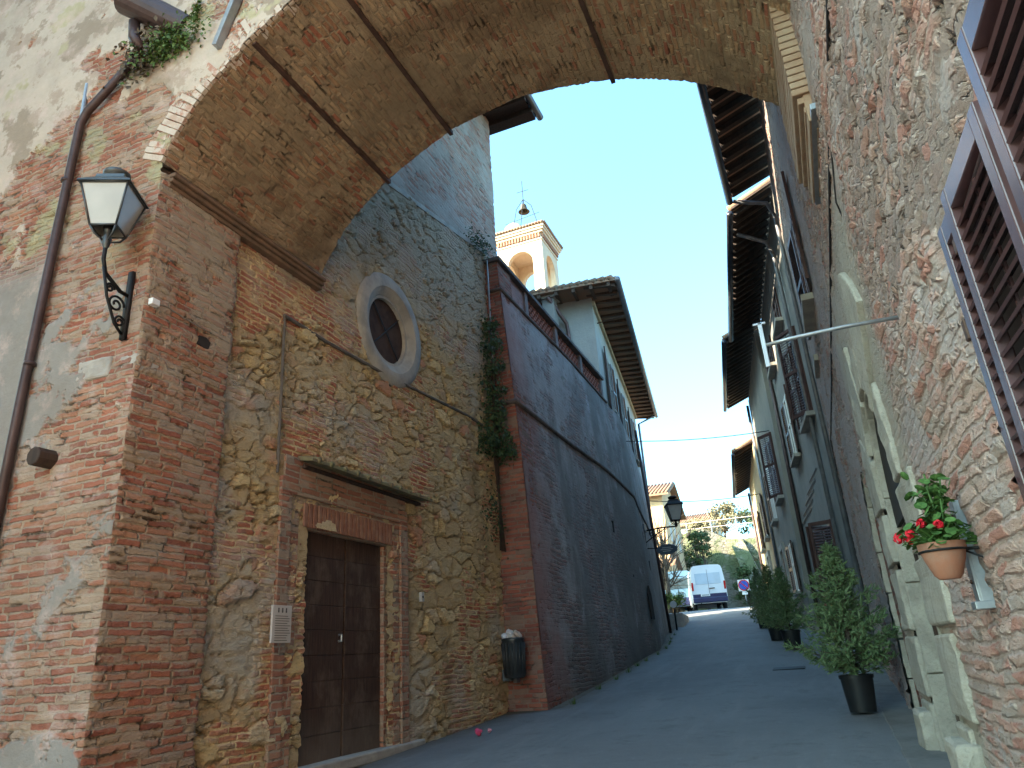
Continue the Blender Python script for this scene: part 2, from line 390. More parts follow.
M_battered = mat_brick('old_wall_brick', [(.24, .14, .125), (.28, .155, .135), (.20, .15, .14), (.33, .23, .20)], (.31, .29, .285), patch=.50, depth=.013, disp=True, warp=.09, hole=.14,
    plaster=[(.44, .43, .42), (.21, .205, .195)], pl_fn=lambda N, u, v, p: [
        N.mul(.80, N.sm(N.add(N.noise(N.vec(u, v, 3.0), .9, 6, .7), N.mul(N.sm(v, 4.5, 6.5), .07)), .46, .58)),
        N.mul(.85, N.sm(N.add(N.noise(N.vec(N.mul(u, .9), N.mul(v, .3), 8.0), .55, 6, .7), N.add(N.mul(N.sm(v, 6.0, 4.6), .08), N.mul(N.sm(u, 13.6, 12.2), -.25))), .46, .62))],
    stain=[((.42, .42, .43), lambda N, u, v, p: N.mul(N.sm(N.noise(N.vec(N.mul(u, 1.3), N.mul(v, .5), 15.0), 1.2, 6, .75), .57, .66), .6)),
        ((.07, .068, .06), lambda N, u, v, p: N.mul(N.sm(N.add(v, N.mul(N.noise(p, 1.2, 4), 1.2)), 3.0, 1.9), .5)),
        ((.30, .10, .075), lambda N, u, v, p: N.mul(N.sm(N.add(u, N.mul(N.noise(p, 1.5, 5, .7), 2.2)), 14.0, 12.4), .62)),
           ((.09, .11, .07), lambda N, u, v, p: N.mul(N.sm(N.noise(N.vec(u, v, 61.0), 3.0, 4, .7), .60, .68), .5))])
M_stonetrim = mat_plain('grey_stone', (.40, .37, .32), .85, .35, 3.5, .006, c2=(.27, .26, .235))
def mat_stone(name, c, c2, c3):
    N = NT(name); p, x, y, z = N.pos()
    col = N.mix(N.sm(N.noise(p, 2.2, 6, .7), .38, .64), c, c2)
    col = N.mix(N.mul(N.sm(N.noise(N.vec(x, N.mul(y, 2.5), N.mul(z, .8)), 3.0, 6, .75), .50, .70), .7), col, c3)
    col = N.mix(N.mul(N.sm(N.noise(p, 40, 4, .7), .5, .75), .35), col, tuple(k*.6 for k in c3))
    return N.done(col, .92, N.add(N.noise(p, 11, 6, .75), N.mul(N.noise(p, 55, 4, .7), .4)), False, 1.0, .022)
M_palestone = mat_stone('pale_sandstone', (.43, .39, .32), (.35, .315, .26), (.25, .22, .185))
def roughen(o, lv=3, st=.02, size=.16):
    tx = bpy.data.textures.new('stone_clouds', 'CLOUDS'); tx.noise_scale = size; tx.noise_depth = 3
    s_ = o.modifiers.new('subdivide', 'SUBSURF'); s_.subdivision_type = 'SIMPLE'; s_.levels = lv; s_.render_levels = lv
    d_ = o.modifiers.new('rough', 'DISPLACE'); d_.texture = tx; d_.strength = st; d_.mid_level = .5; d_.texture_coords = 'GLOBAL'
    return o
def mat_door():
    N = NT('dark_door_wood'); p, x, y, z = N.pos()
    g = N.noise(N.vec(N.mul(x, 20), N.mul(y, 60), N.mul(z, 3.0)), 1.0, 5, .7)
    col = N.mix(N.sm(g, .3, .72), (.075, .042, .028), (.032, .019, .014))
    col = N.mix(N.mul(N.sm(N.noise(N.vec(x, N.mul(y, 1.2), N.mul(z, .7)), 2.6, 6, .75), .48, .66), .6), col, (.13, .095, .07))
    col = N.mix(N.mul(N.sm(N.add(z, N.mul(N.noise(p, 4, 4), .6)), 1.7, 1.0), .55), col, (.17, .14, .11))
    return N.done(col, .72, g, False, .8, .005)
M_door = mat_door()
M_darkwood = mat_wood('dark_wood', (.06, .038, .028), (.03, .02, .016))
M_shut = mat_wood('brown_shutter_paint', (.085, .045, .040), (.06, .033, .03), True, .42)
M_iron = mat_plain('black_iron', (.02, .02, .021), .55, .4, 12, .001, .4)
M_rust = mat_plain('rusty_metal', (.11, .065, .05), .65, .4, 9, .002, .3)
M_pipe = mat_plain('brown_pipe', (.075, .050, .048), .45, .3, 7, .001, .35)
M_bluepipe = mat_plain('grey_pipe', (.20, .21, .23), .45, .3, 7, .001, .4)
M_galv = mat_plain('galvanised_metal', (.34, .36, .38), .42, .25, 8, .001, .75)
M_copper = mat_plain('copper_gutter', (.16, .095, .085), .42, .35, 5, .001, .4)
M_cable = mat_plain('cable_black', (.035, .030, .030), .6)
M_terra = mat_plain('terracotta', (.31, .125, .072), .85, .3, 7, .003, c2=(.27, .155, .11))
M_tile = mat_plain('roof_tile', (.30, .16, .10), .9, .4, 5, .004, c2=(.22, .17, .12))
M_white = mat_plain('white_card', (.72, .72, .69), .5, .08, 3)
M_black = mat_plain('black_plastic', (.014, .015, .016), .45, .2, 5)
M_glass = mat_glass('window_glass')
M_blueglass = mat_glass('frosted_lamp_glass', (.27, .26, .235), .3)
M_hole = mat_plain('hole_shade', (.03, .024, .02), .95)  # flat dark colour standing for the shade inside holes and recesses

# ------------------------------------------------------------------ road
def mat_road():
    N = NT('asphalt'); p, x, y, z = N.pos()
    col = N.mix(N.sm(N.noise(p, .5, 5, .6), .35, .68), (.175, .18, .185), (.135, .138, .145))
    col = N.mix(N.mul(N.sm(N.noise(N.vec(N.mul(x, 1.6), N.mul(y, .25), 1.0), 1.3, 5, .65), .48, .7), .5), col, (.225, .225, .225))
    col = N.mix(N.mul(N.sm(N.noise(p, 160, 2, .6), .5, .7), .45), col, (.24, .24, .235))
    col = N.mix(N.mul(N.sm(N.noise(p, 120, 2, .6), .56, .72), .5), col, (.04, .04, .042))
    ck = N.vor(N.vec(N.add(x, N.mul(N.noise(p, 2.5, 4), .8)), y), .55, 'DISTANCE_TO_EDGE')
    crk = N.mul(N.sub(1.0, N.sm(ck.outputs[0], .003, .012)), N.sm(N.noise(p, .8, 3), .5, .58))
    col = N.mix(N.mul(N.sm(N.noise(N.vec(x, y, 5.0), 3.5, 6, .75), .52, .68), .45), col, (.085, .085, .085))
    col = N.mix(N.mul(N.sm(N.noise(N.vec(x, y, 9.0), 9, 5, .75), .55, .72), .40), col, (.27, .265, .255))
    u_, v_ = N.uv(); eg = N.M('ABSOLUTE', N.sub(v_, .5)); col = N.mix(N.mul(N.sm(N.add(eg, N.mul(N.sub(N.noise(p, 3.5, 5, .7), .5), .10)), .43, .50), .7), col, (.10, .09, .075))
    N.b.inputs['Specular IOR Level'].default_value = .35
    return N.done(col, .78, N.add(N.noise(p, 110, 4, .7), N.mul(N.noise(p, 18, 5, .7), .8)), False, 1.0, .007)
M_road = mat_road()
M_dirt = mat_plain('street_dirt', (.14, .12, .095), .95, .4, 3, .01)
b = MB(); xs = lin(-60, 60, 41); ys = lin(-40, 12, 53)[:-1]+lin(12, 60, 49)[:-1]+lin(60, 400, 12)
b.fixn = False
b.grid([[(x, y, gz(x, y)-.02) for y in ys] for x in xs][::-1], [[(x, y) for y in ys] for x in xs][::-1])
o = b.build('ground', M_dirt, smooth=True); o['kind'] = 'structure'
b = MB(); b.fixn = False
def edges(y):
    l = np.interp(y, [-40, 0, 5.5, 10, 10.4, 18.8, 23, 27, 40, 48], [-6, -4.8, -4.44, -4.42, -3.72, -3.88, -4.5, -5.1, -9.5, -14])
    r = np.interp(y, [-40, 0, 13.4, 20, 30, 36.6, 48, 62], [3, .70, .70, -.1, -1.6, -2.5, -2.5, -2.5]); return l, r
ys = lin(-40, 0, 21)[:-1]+lin(0, 30, 121)[:-1]+lin(30, 62, 40)
rows = []
for y in ys:
    l, r = edges(y)
    rows.append([(lerp(l, r, t), y, gz(0, y)+.004+.05*max(0, (t-.85)/.15)**2*(1 if y < 30 else 0)*0 + .03*(1-abs(2*t-1))) for t in lin(0, 1, 15)])
b.grid(rows, [[(q[1], k_/14) for k_, q in enumerate(r)] for r in rows])
for i, f in enumerate(b.f): b.f[i] = f[::-1]; b.uv[i] = b.uv[i][::-1]
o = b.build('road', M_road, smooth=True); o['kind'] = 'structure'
# a stone gutter strip along the right hand houses
b = MB()
for k in range(44):
    y = 4.0+k*.42; l, r = edges(y+.2); rr = r-.02
    b.box((rr-.19+random.uniform(-.01, .01), y+.2, gz(0, y+.2)-.085), (.36, .405, .20), Matrix.Rotation(math.atan(.086), 3, 'X'))
o = b.build('gutter_paving', mat_plain('gutter_stone', (.17, .165, .155), .9, .3, 3, .006), bevel=.012); o['kind'] = 'structure'

# ------------------------------------------------------------------ archway house over the street
Y0, Y1, XL, XR = 3.6, 5.77, -4.5, .62
_ax = [-4.5, -4.42, -4.18, -3.655, -2.79, -1.97, -.965, -.152, .333, .62]
_az = [5.72, 5.93, 6.317, 6.746, 7.136, 7.23, 7.021, 6.63, 6.257, 5.98]
# smooth arch through the measured points: circle fit on most of it
A_ = np.array([[2*x, 2*z, 1] for x, z in zip(_ax, _az)]); bb = np.array([x*x+z*z for x, z in zip(_ax, _az)])
cx, cz, cc = np.linalg.lstsq(A_, bb, rcond=None)[0]; CR = math.sqrt(cc+cx*cx+cz*cz)
def arch_z(x):
    zc = cz+math.sqrt(max(.001, CR*CR-(x-cx)**2)); zp = float(np.interp(x, _ax, _az))
    return .45*zc+.55*zp
arch = thing('archway', 'brick archway bridging the street, rusty tie bars under its vault, plaster peeling in front', 'archway', (-4.5, 4.7, .7))
b = MB(); b.fixn = False
# front face left of the opening, pier side, and face above the arch
xs = lin(-9.5, -7.8, 9)[:-1]+lin(-7.8, XL, 126); zs = lin(.3, 8.9, 331)+lin(8.9, 12.5, 20)[1:]
b.grid([[(x, Y0, z) for z in zs] for x in xs], [[(x, z) for z in zs] for x in xs])
xs2 = lin(XL, XR, 180); tt = lin(0, 1, 100)
P = []; U = []
for x in xs2:
    z0 = arch_z(x); P.append([(x, Y0, lerp(z0, 12.5, t**1.6)) for t in tt]); U.append([(x, lerp(z0, 12.5, t**1.6)) for t in tt])
b.grid(P, U)
nfront = len(b.f)
ys = lin(Y0, 4.52, 40); zs2 = [z for z in zs if z < 5.68]
b.grid([[(XL, y, z) for z in zs2] for y in ys], [[(y, z) for z in zs2] for y in ys])
b.grid([[(x, 4.52, z) for z in zs2] for x in lin(XL, XL-.14, 6)], [[(4.52+XL-x, z) for z in zs2] for x in lin(XL, XL-.14, 6)])
b.mi = [0]*nfront+[1]*(len(b.f)-nfront)
b.build('front_wall', [M_facade, M_pier], arch, smooth=True, weld=.004)
b = MB(); b.fixn = False
# rounded corner bricks that close the edge between front and pier side
ss = [0]; xs3 = lin(XL, XR, 340)
for a, c in zip(xs3, xs3[1:]): ss.append(ss[-1]+math.hypot(c-a, arch_z(c)-arch_z(a)))
ys = lin(Y0, Y1, 110)
b.grid([[(x, y, arch_z(x)) for y in ys] for x in xs3][::-1], [[(y, s_) for y in ys] for s_ in ss][::-1])
b.build('vault', M_vault, arch, smooth=True)
b = MB(); b.fixn = False
P = [[(x, Y1, lerp(arch_z(x), 12.5, t)) for t in lin(0, 1, 40)] for x in lin(XL, XR, 60)]
b.grid(P[::-1], [[(q[0], q[2]) for q in r] for r in P][::-1])
b.build('rear_wall', M_upper, arch, smooth=True)
b = MB()
for x in (-3.62, -2.82, -.97):
    z = arch_z(x)
    b2 = MB().beam((x, Y0+.02, z-.006), (x, Y1+.04, z-.012), .042, .05); b2.build('tie_bar', M_rust, arch)
# arch ring of soldier bricks on the front edge
b = MB()
n = 96
xsr = lin(XL, XR, 240); ssr = [0]
for a, c in zip(xsr, xsr[1:]): ssr.append(ssr[-1]+math.hypot(c-a, arch_z(c)-arch_z(a)))
for k in range(n):
    x0 = float(np.interp(ssr[-1]*k/n, ssr, xsr)); x1 = float(np.interp(ssr[-1]*(k+1)/n, ssr, xsr)); x0, x1 = x0+(x1-x0)*.08, x1-(x1-x0)*.08
    z0, z1 = arch_z(x0), arch_z(x1); nx, nz = (z0-z1), (x1-x0); l = math.hypot(nx, nz); nx /= l; nz /= l
    if nz < 0: nx, nz = -nx, -nz
    h = .27+random.uniform(-.02, .015); e = random.uniform(-.006, .012)
    b.prism([(x0, Y0-.018-e, z0-.004), (x1, Y0-.018-e, z1-.004), (x1+nx*h, Y0-.018-e, z1+nz*h), (x0+nx*h, Y0-.018-e, z0+nz*h)], (0, .10, 0))
def mat_ring():
    N = NT('arch_ring_brick'); g = N.n('ShaderNodeNewGeometry'); p, x, y, z = N.pos()
    col = N.ramp(g.outputs['Random Per Island'], [(0, (.36, .2, .14)), (.3, (.45, .33, .25)), (.55, (.50, .42, .34)), (.8, (.38, .17, .11))])
    col = N.mix(N.sm(N.noise(p, 5, 5, .7), .42, .55), col, (.52, .45, .37))
    return N.done(col, .9, N.noise(p, 40, 4, .7), False, 1, .006)
b.build('arch_ring', mat_ring(), arch, bevel=.008)
# impost moulding: three stepped courses from pier to the rear edge
b = MB()
for k, (pr, z0, z1) in enumerate([(.04, 5.555, 5.60), (.065, 5.60, 5.645), (.09, 5.645, 5.69)]):
    b.box((XL+pr/2-.05, (3.66+Y1)/2, (z0+z1)/2), (pr+.1, Y1-3.66, z1-z0-.004))
b.build('impost', mat_plain('impost_brick', (.20, .12, .075), .9, .4, 6, .006, c2=(.13, .085, .055)), arch, bevel=.01)
# rain pipe and its collector on the front
d = MB(); d.tube([(-4.84, Y0-.09, 7.10), (-5.50, Y0-.07, 6.68), (-5.575, Y0-.07, 6.55), (-5.60, Y0-.08, 5.3), (-5.64, Y0-.08, 3.9), (-5.68, Y0-.08, .8)], .038, 12)
for z in (5.9, 4.1, 2.4): d.tube([(-5.60-.02*(5.9-z)/2, Y0-.08, z), (-5.60-.02*(5.9-z)/2, Y0-.08, z+.03)], .046, 12)
pp = d.build('drainpipe', M_pipe, arch, smooth=True)
MB().tube([(-4.97, Y0-.26, 7.64), (-4.46, Y0+.04, 7.30)], [.145, .13], 20).build('gutter_spout', M_pipe, arch, smooth=False)
MB().tube([(-4.93, Y0-.16, 7.42), (-4.90, Y0-.16, 7.22), (-4.84, Y0-.10, 7.10)], .052, 10).build('spout_elbow', M_pipe, arch, smooth=True)
MB().tube([(-5.63, Y0-.03, 6.45), (-5.645, Y0-.03, 7.10)], .02, 8).build('conduit', M_galv, arch)
MB().box((-3.79, Y0-.06, 7.22), (.05, .08, .98), Matrix.Rotation(R_(20), 3, 'Y')).build('tie_plate', M_galv, arch, bevel=.004)
MB().tube([(-5.25, Y0-.16, 3.26), (-5.25, Y0+.1, 3.26)], .075, 10).build('beam_stub', M_darkwood, arch, bevel=.01)
b = MB(); b.box((-4.93, Y0-.005, 3.94), (.36, .05, .17), Matrix.Rotation(R_(3), 3, 'Y')); b.box((XL-.08, Y0+.16, 3.92), (.18, .34, .15))
roughen(b.build('corner_stone', M_stonetrim, arch, bevel=.02), 3, .03, .1)
# the house over the arch: right part and roof are out of the picture, but close the volume
b = MB(); b.box((-2, 4.7, 12.62), (16, 2.9, .2)); b.build('roof', M_tile, arch)
MB().box((-8.4, 4.7, 6.5), (7.6, 2.1, 12.0)).build('inner_wall', M_upper, arch)

# ------------------------------------------------------------------ rubble-walled chapel on the left
cha = thing('stone_chapel', 'rubble stone church wall with an oval-looking round window, dark wooden door and brick door frame', 'church', (-4.5, 7.5, .8))
DY0, DY1, DZ0, DZ1 = 5.80, 7.18, .84, 2.93
OY, OZ, OR = 7.30, 5.72, .72
b = MB(); b.fixn = False
ys = lin(4.50, 10.62, 240); zs = lin(.4, 8.75, 334)
def slope_top(y): return 8.0+(y-7.3)*.19
XC = XL-.075
P = []; U = []
for y in ys:
    P.append([(XC, y, z) for z in zs]); U.append([(y, z) for z in zs])
def keep(a, c):
    y = (ys[a]+ys[a+1])/2; z = (zs[c]+zs[c+1])/2
    if DY0-.03 < y < DY1+.03 and z < DZ1+.03: return False
    if (y-OY)**2+(z-OZ)**2 < OR*OR*1.06: return False
    if z > slope_top(y): return False
    return True
b.grid(P, U, keep); b.build('rubble_wall', M_rubble, cha, smooth=True)
b = MB(); b.fixn = False
ys2 = lin(5.6, 11.45, 120); zs2 = lin(7.2, 12.4, 120)
b.grid([[(XC-.10, y, z) for z in zs2] for y in ys2], [[(y, z) for z in zs2] for y in ys2])
b.grid([[(x, 11.45, z) for z in zs2] for x in lin(XC-.10, -7.5, 50)], [[(x, z) for z in zs2] for x in lin(XC-.10, -7.5, 50)])
b.build('upper_wall', M_upper, cha, smooth=True, weld=.001)
MB().prism([(XC-.25, 5.7, slope_top(5.7)-.03), (XC-.25, 10.6, slope_top(10.6)-.03), (XC-.25, 10.6, slope_top(10.6)+.05), (XC-.25, 5.7, slope_top(5.7)+.05)], (.30, 0, 0)).build('ledge', M_stonetrim, cha, bevel=.02)
MB().box((-6.65, 8.5, 6.2), (2.9, 5.7, 11.9)).build('inner_wall', M_upper, cha)
MB().box((-11.5, 7.4, 8.0), (6.6, 7.2, 17.0)).build('villa_shade_block', M_upper, cha)  # oversized box out of view, added to keep sun off the villa front
b = MB(); b.box((-5.2, 8.85, 12.50), (2.9, 6.1, .10), None)
for k in range(15): b.box((-4.25, 5.95+.4*k, 12.40), (1.1, .09, .11))
b.build('eave', M_darkwood, cha)
b = MB()
for k in range(26): b.tube([(-6.6, 5.9+.232*k, 12.66), (-3.72, 5.9+.232*k, 12.60)], .095, 8)
b.build('roof', M_tile, cha, smooth=True)
MB().tube([(-3.66, 5.8, 12.50), (-3.66, 11.95, 12.50)], .075, 10).build('gutter', M_pipe, cha, smooth=True)
# round window
b = MB(); ax = Matrix.Rotation(R_(90), 3, 'Y')
prof = [(.375, -.10), (.38, -.03), (.41, -.028), (.43, -.005), (.45, .0), (.47, .025), (.49, .028), (.505, .045), (.59, .05), (.61, .04), (.64, .035), (.665, .01), (.675, -.10)]
b.lathe([(r*1.16, z) for r, z in prof], (XC+.03, OY, OZ), 48, ax)
ow = b.build('round_window', M_stonetrim, cha, smooth=True); ow.modifiers.new('es', 'EDGE_SPLIT').split_angle = R_(40)
b = MB(); b.lathe([(.001, 0), (.45, 0)], (XC-.05, OY, OZ), 40, ax); b.build('pane', mat_plain('dusty_dark_glass', (.085, .055, .042), .9, .5, 4, .0, 0, .12, c2=(.045, .03, .026)), ow)
b = MB()
for k in range(4):
    a = k*math.pi/2+.75; b.tube([(XC-.035, OY, OZ), (XC-.035, OY+.43*math.cos(a), OZ+.43*math.sin(a))], .008, 6)
b.build('glazing_bar', M_iron, ow)
# door
b = MB()
for k in range(2):
    y0 = DY0+.02+k*(DY1-DY0)/2; y1 = y0+(DY1-DY0)/2-.028
    bb_ = MB(); bb_.box((XC-.075, (y0+y1)/2, (DZ0+DZ1)/2), (.06, y1-y0, DZ1-DZ0))
    for j in range(9): bb_.box((XC-.040+random.uniform(-.002, .002), (y0+y1)/2, DZ0+.12+j*.232), (.030, y1-y0-.004, .229))
    leaf = bb_.build('door', M_door, cha, bevel=.003)
    if k == 0:
        h = MB(); h.tube([(XC-.03, y1-.07, 1.96), (XC+.01, y1-.07, 1.96), (XC+.01, y1-.07, 1.90), (XC-.03, y1-.07, 1.90)], .012, 8); h.build('handle', M_galv, leaf)
b = MB(); b.box((XC-.05, (DY0+DY1)/2+.25, .80), (.36, DY1-DY0+.9, .10)); roughen(b.build('doorstep', M_stonetrim, cha, bevel=.015), 3, .02, .2)
# brick frame: two stepped jambs, lintel of soldier bricks, upper frieze
b = MB()
for (o0, o1, pr) in ((.0, .16, .015), (.16, .30, .04), (.30, .46, .065)):
    for sgn, ye in ((-1, DY0), (1, DY1)):
        ya, yb = sorted((ye+sgn*o0, ye+sgn*o1)); b.box((XC-.12+pr/2, (ya+yb)/2, (.75+DZ1+o0-.002)/2), (.24+pr, yb-ya-.003, DZ1+o0-.752))
    b.box((XC-.12+pr/2, (DY0+DY1)/2, DZ1+(o0+o1)/2), (.24+pr, DY1-DY0+2*o1-.002, o1-o0-.003))
b.box((XC-.06, (DY0+DY1)/2, DZ1+.55), (.24, DY1-DY0+.84, .25))
fr = roughen(b.build('door_frame', M_surround, cha, bevel=.008), 3, .022, .12)
b = MB()
for k in range(22):
    y = DY0-.12+(DY1-DY0+.24)*(k+.5)/22; b.box((XC+.052+random.uniform(-.003, .004), y, DZ1+.135), (.02, .055, .235+random.uniform(-.01, .01)))
b.build('lintel', mat_plain('lintel_brick', (.24, .105, .065), .9, .35, 9, .004, c2=(.30, .17, .11)), cha, bevel=.005)
b = MB(); MB_ = b
b.prism([(XC-.05, DY0-.22, 3.60), (XC+.22, DY0-.22, 3.555), (XC+.22, DY0-.22, 3.585), (XC-.05, DY0-.22, 3.66)], (0, 2.42, 0))
cn = b.build('canopy', mat_plain('mossy_stone', (.15, .115, .075), .95, .4, 4, .012, c2=(.21, .20, .10)), cha, bevel=.01)
b = MB()
for k in range(11):
    y = DY0-.12+k*.222; b.tube([(XC-.04, y, 3.637), (XC+.225, y+random.uniform(-.02, .02), 3.580)], .026+random.uniform(-.006, .008), 8)
b.prism([(XC-.05, DY0-.2, 3.63), (XC+.21, DY0-.2, 3.578), (XC+.21, DY0-.2, 3.592), (XC-.05, DY0-.2, 3.665)], (0, 2.38, 0))
b.build('tiles', mat_plain('mossy_tile', (.20, .15, .09), .95, .4, 6, .01, c2=(.24, .23, .11)), cn, smooth=True)
MB().box((XC+.05, DY0+.98, 3.53), (.08, 2.30, .04)).build('canopy_beam', M_darkwood, cn, bevel=.008)
# cable line running over the wall and conduit
b = MB(); b.tube([(XC+.06, 5.24, 5.03), (XC+.05, 6.0, 5.02), (XC+.05, 7.3, 5.05), (XC+.05, 9.5, 5.17), (XC+.06, 10.0, 5.15)], .020, 8)
b.tube([(XC+.05, 5.26, 5.03), (XC+.05, 5.28, 3.4)], .014, 6)
b.build('cable', mat_plain('dusty_cable', (.14, .12, .10), .8), cha)
MB().tube([(-4.46, 10.44, 8.4), (-4.46, 10.44, 5.7)], .018, 6).build('conduit', M_galv, cha)

# ------------------------------------------------------------------ battered terrace wall with brick corner pillar
ter = thing('terrace_wall', 'tall dark battered retaining wall with red brick corner and pierced brick parapet', 'retaining wall', (-4, 14, 1.2))
def WB(y): return float(np.interp(y, [10.5, 18.8, 23.1, 28], [-3.92, -3.98, -4.63, -5.42]))
def WX(y, z): return WB(y)-.34*np.clip((z-.9)/7.4, 0, 1.1)-.006*max(0, z-5.6)
WT = 8.38
b = MB(); b.fixn = False
ys = lin(10.5, 20, 240)[:-1]+lin(20, 28, 60); zs = lin(.5, 7.75, 190)
P = [[(WX(y, z)+.02*math.sin(y*.9+z), y, z) for z in zs] for y in ys]
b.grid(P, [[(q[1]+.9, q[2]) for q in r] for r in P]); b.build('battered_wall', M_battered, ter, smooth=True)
b = MB(); b.fixn = False
P = [[(lerp(-4.62, WX(10.5, z)+.02*math.sin(10.5*.9+z), t), 10.5, z) for z in lin(.5, 8.35, 80)] for t in lin(0, 1, 8)]
b.grid(P, [[(q[0], q[2]) for q in r] for r in P]); 
P2 = [[(WX(y, z)+.02*math.sin(y*.9+z)+.006, y, z) for z in lin(.5, 8.35, 80)] for y in lin(10.5, 11.1, 6)]
b.grid(P2, [[(q[1], q[2]) for q in r] for r in P2], lambda a, c: random.random() < .97 or a == 0)
b.build('brick_pillar', M_redbrick, ter, smooth=False)
b = MB()
for z, yend, r_ in ((7.78, 17.5, .034), (5.63, 27.5, .042)):
    pts = [(WX(y, z)+.02*math.sin(y*.9+z)+.02, y, z-(0 if z > 7 else max(0, (y-16)*.05))) for y in lin(10.48, yend, 40)]
    b.tube([(-4.5, 10.48, z)]+pts, r_, 8)
b.build('string_course', mat_plain('string_brick', (.13, .10, .09), .9, .4, 6, .008), ter, smooth=True)
PXW = lambda y: WX(y, 7.9)-.05
b = MB(); dark = MB()
for ya, yb in ((10.53, 11.82),):
    b.prism([(PXW(ya)-.25, ya, 7.76), (PXW(yb)-.25, yb, 7.76), (PXW(yb)-.25, yb, 8.36), (PXW(ya)-.25, ya, 8.36)], (.25, 0, 0))
b.build('parapet', M_battered, ter)
b = MB()
post = [11.9, 13.7, 15.5, 17.3]
for i, y in enumerate(post): b.box((PXW(y)-.1, y, 8.06), (.26, .16, .62))
b.build('parapet_posts', mat_plain('parapet_post', (.22, .17, .16), .9, .3, 6, .006), ter, bevel=.008)
b = MB()
for ya, yb in zip(post, post[1:]):
    y = ya+.08; zrow = 0
    for r in range(7):
        z = 7.80+r*.078; off = .09*(r % 2)
        yy = ya+.08+off
        while yy < yb-.10:
            b.box((PXW(yy)-.09, yy+.06, z+.033), (.12, .115, .060)); yy += .18
b.build('parapet_screen', mat_plain('screen_brick', (.33, .12, .08), .9, .35, 9, .004), ter)
b = MB()
pts = [y for y in lin(10.45, 17.4, 20)]
for a, c in zip(pts, pts[1:]): b.beam((PXW(a)-.1, a, 8.40), (PXW(c)-.1, c, 8.40), .36, .07)
b.build('coping', mat_plain('coping', (.13, .11, .105), .9, .4, 6, .008), ter)
MB().box((-6.9, 14, 4.2), (4.6, 7.6, 6.6)).build('terrace_fill', M_battered, ter)
b = MB()
pts = [(WX(18.9, z)+.05, 18.6, z) for z in (2.3, 2.7, 3.05)]
b.prism([(WX(18.4, 2)+.028, 18.2, 2.35), (WX(18.4, 2)+.018, 18.6, 2.35), (WX(18.4, 2)+.0, 18.6, 2.95), (WX(18.4, 2)+.0, 18.4, 3.15), (WX(18.4, 2)+.005, 18.2, 2.95)], (.03, 0, 0))
b.build('niche', M_hole, ter)
for (yy, zz) in ((19.8, 4.55), (17.2, 3.2), (20.9, 3.9), (16.0, 4.3)):
    MB().box((WX(yy, zz)+.02*math.sin(yy*.9+zz)+.003, yy, zz), (.03, .10, .26)).build('weep_hole', M_hole, ter)
# facade reflections do not exist here; reach the far rope-like pipe at the end of the wall
MB().tube([(WX(24.5, 1.9)+.1, 24.5, 2.1), (WX(24.5, 5)+.1, 24.5, 5.5), (WX(24.5, 8)+.1, 24.5, 9.0)], .05, 8).build('drainpipe', M_pipe, ter, smooth=True)

# creepers
def leaf_quad(b, c, nrm, size, rnd=.9, asp=1.6):
    nrm = (Vector(nrm)+Vector([random.uniform(-rnd, rnd) for _ in range(3)])).normalized()
    t = nrm.cross(Vector([random.uniform(-1, 1) for _ in range(3)])).normalized(); s_ = nrm.cross(t)
    a = size*random.uniform(.6, 1.2); c = Vector(c)
    b.face([c-t*a*.5, c+s_*a*.5/asp+nrm*a*.08, c+t*a*.5, c-s_*a*.5/asp+nrm*a*.08])
M_ivy = mat_leaf('creeper_leaf', (.018, .035, .012), (.035, .062, .02), (.06, .085, .03))
M_weed = mat_leaf('weed_leaf', (.045, .085, .018), (.075, .13, .03), (.11, .17, .045))
t = thing('wall_creeper', 'dark green creeper hanging on the stone wall beside the brick corner', 'creeper', (-4.3, 9.95, 5.5))
b = MB(); st = MB(); b.fixn = False
segs = [((-4.36, 9.98, 7.0), .15, .22), ((-4.32, 9.92, 6.62), .26, .26), ((-4.3, 9.95, 6.2), .16, .28), ((-4.28, 9.9, 5.75), .24, .30), ((-4.27, 9.86, 5.35), .17, .25), ((-4.25, 9.95, 4.95), .22, .24), ((-4.18, 9.98, 4.72), .30, .20), ((-4.36, 9.62, 4.9), .16, .25)]
for (c, dy, dz) in segs:
    for k in range(290):
        rr = abs(random.gauss(0, .9)); a = random.uniform(0, 6.283)
        y = c[1]-.05+math.cos(a)*rr*dy*1.0; x = c[0]+random.uniform(-.16, .20)-.1*rr
        leaf_quad(b, (min(x, -4.05)-.06, y+.38, c[2]+math.sin(a)*rr*dz), (1, -.7, .3), .07)
for k in range(240): leaf_quad(b, (-4.42+random.random()*.1, 9.95+random.gauss(0, .22), 3.7+random.gauss(0, .25)), (1, -.3, .2), .055)
b.build('leaves', M_ivy, t)
for k in range(5): st.tube([(-4.45, 10.3+.05*k, 3.2), (-4.42, 10.35-.04*k, 4.6), (-4.4, 10.3, 5.6+.2*k)], .012, 5)
st.build('stem', M_darkwood, t)
t = tag(thing('wall_weeds', 'bright green weeds sprouting from the wall under the spout of the archway', 'weeds', (-4.65, Y0-.05, 7.1)), None, None)
b = MB(); b.fixn = False
for k in range(1000):
    x = random.gauss(-4.55, .20); b_z = 7.06+random.gauss(0, .09)-(abs(x+4.5)*.12); leaf_quad(b, (x, Y0-.04-abs(random.gauss(0, .07)), b_z), (0, -1, .5), .05)
for k in range(120): leaf_quad(b, (-4.28+random.gauss(0, .035), Y0-.05, 7.36+random.gauss(0, .08)), (0, -1, .5), .045)
b.build('leaves', M_weed, t)
b = MB(); b.fixn = False
for k in range(500): leaf_quad(b, (random.gauss(-4.85, .12), Y0-.05-abs(random.gauss(0, .06)), 7.05+random.gauss(0, .13)), (0, -1, .3), .06)
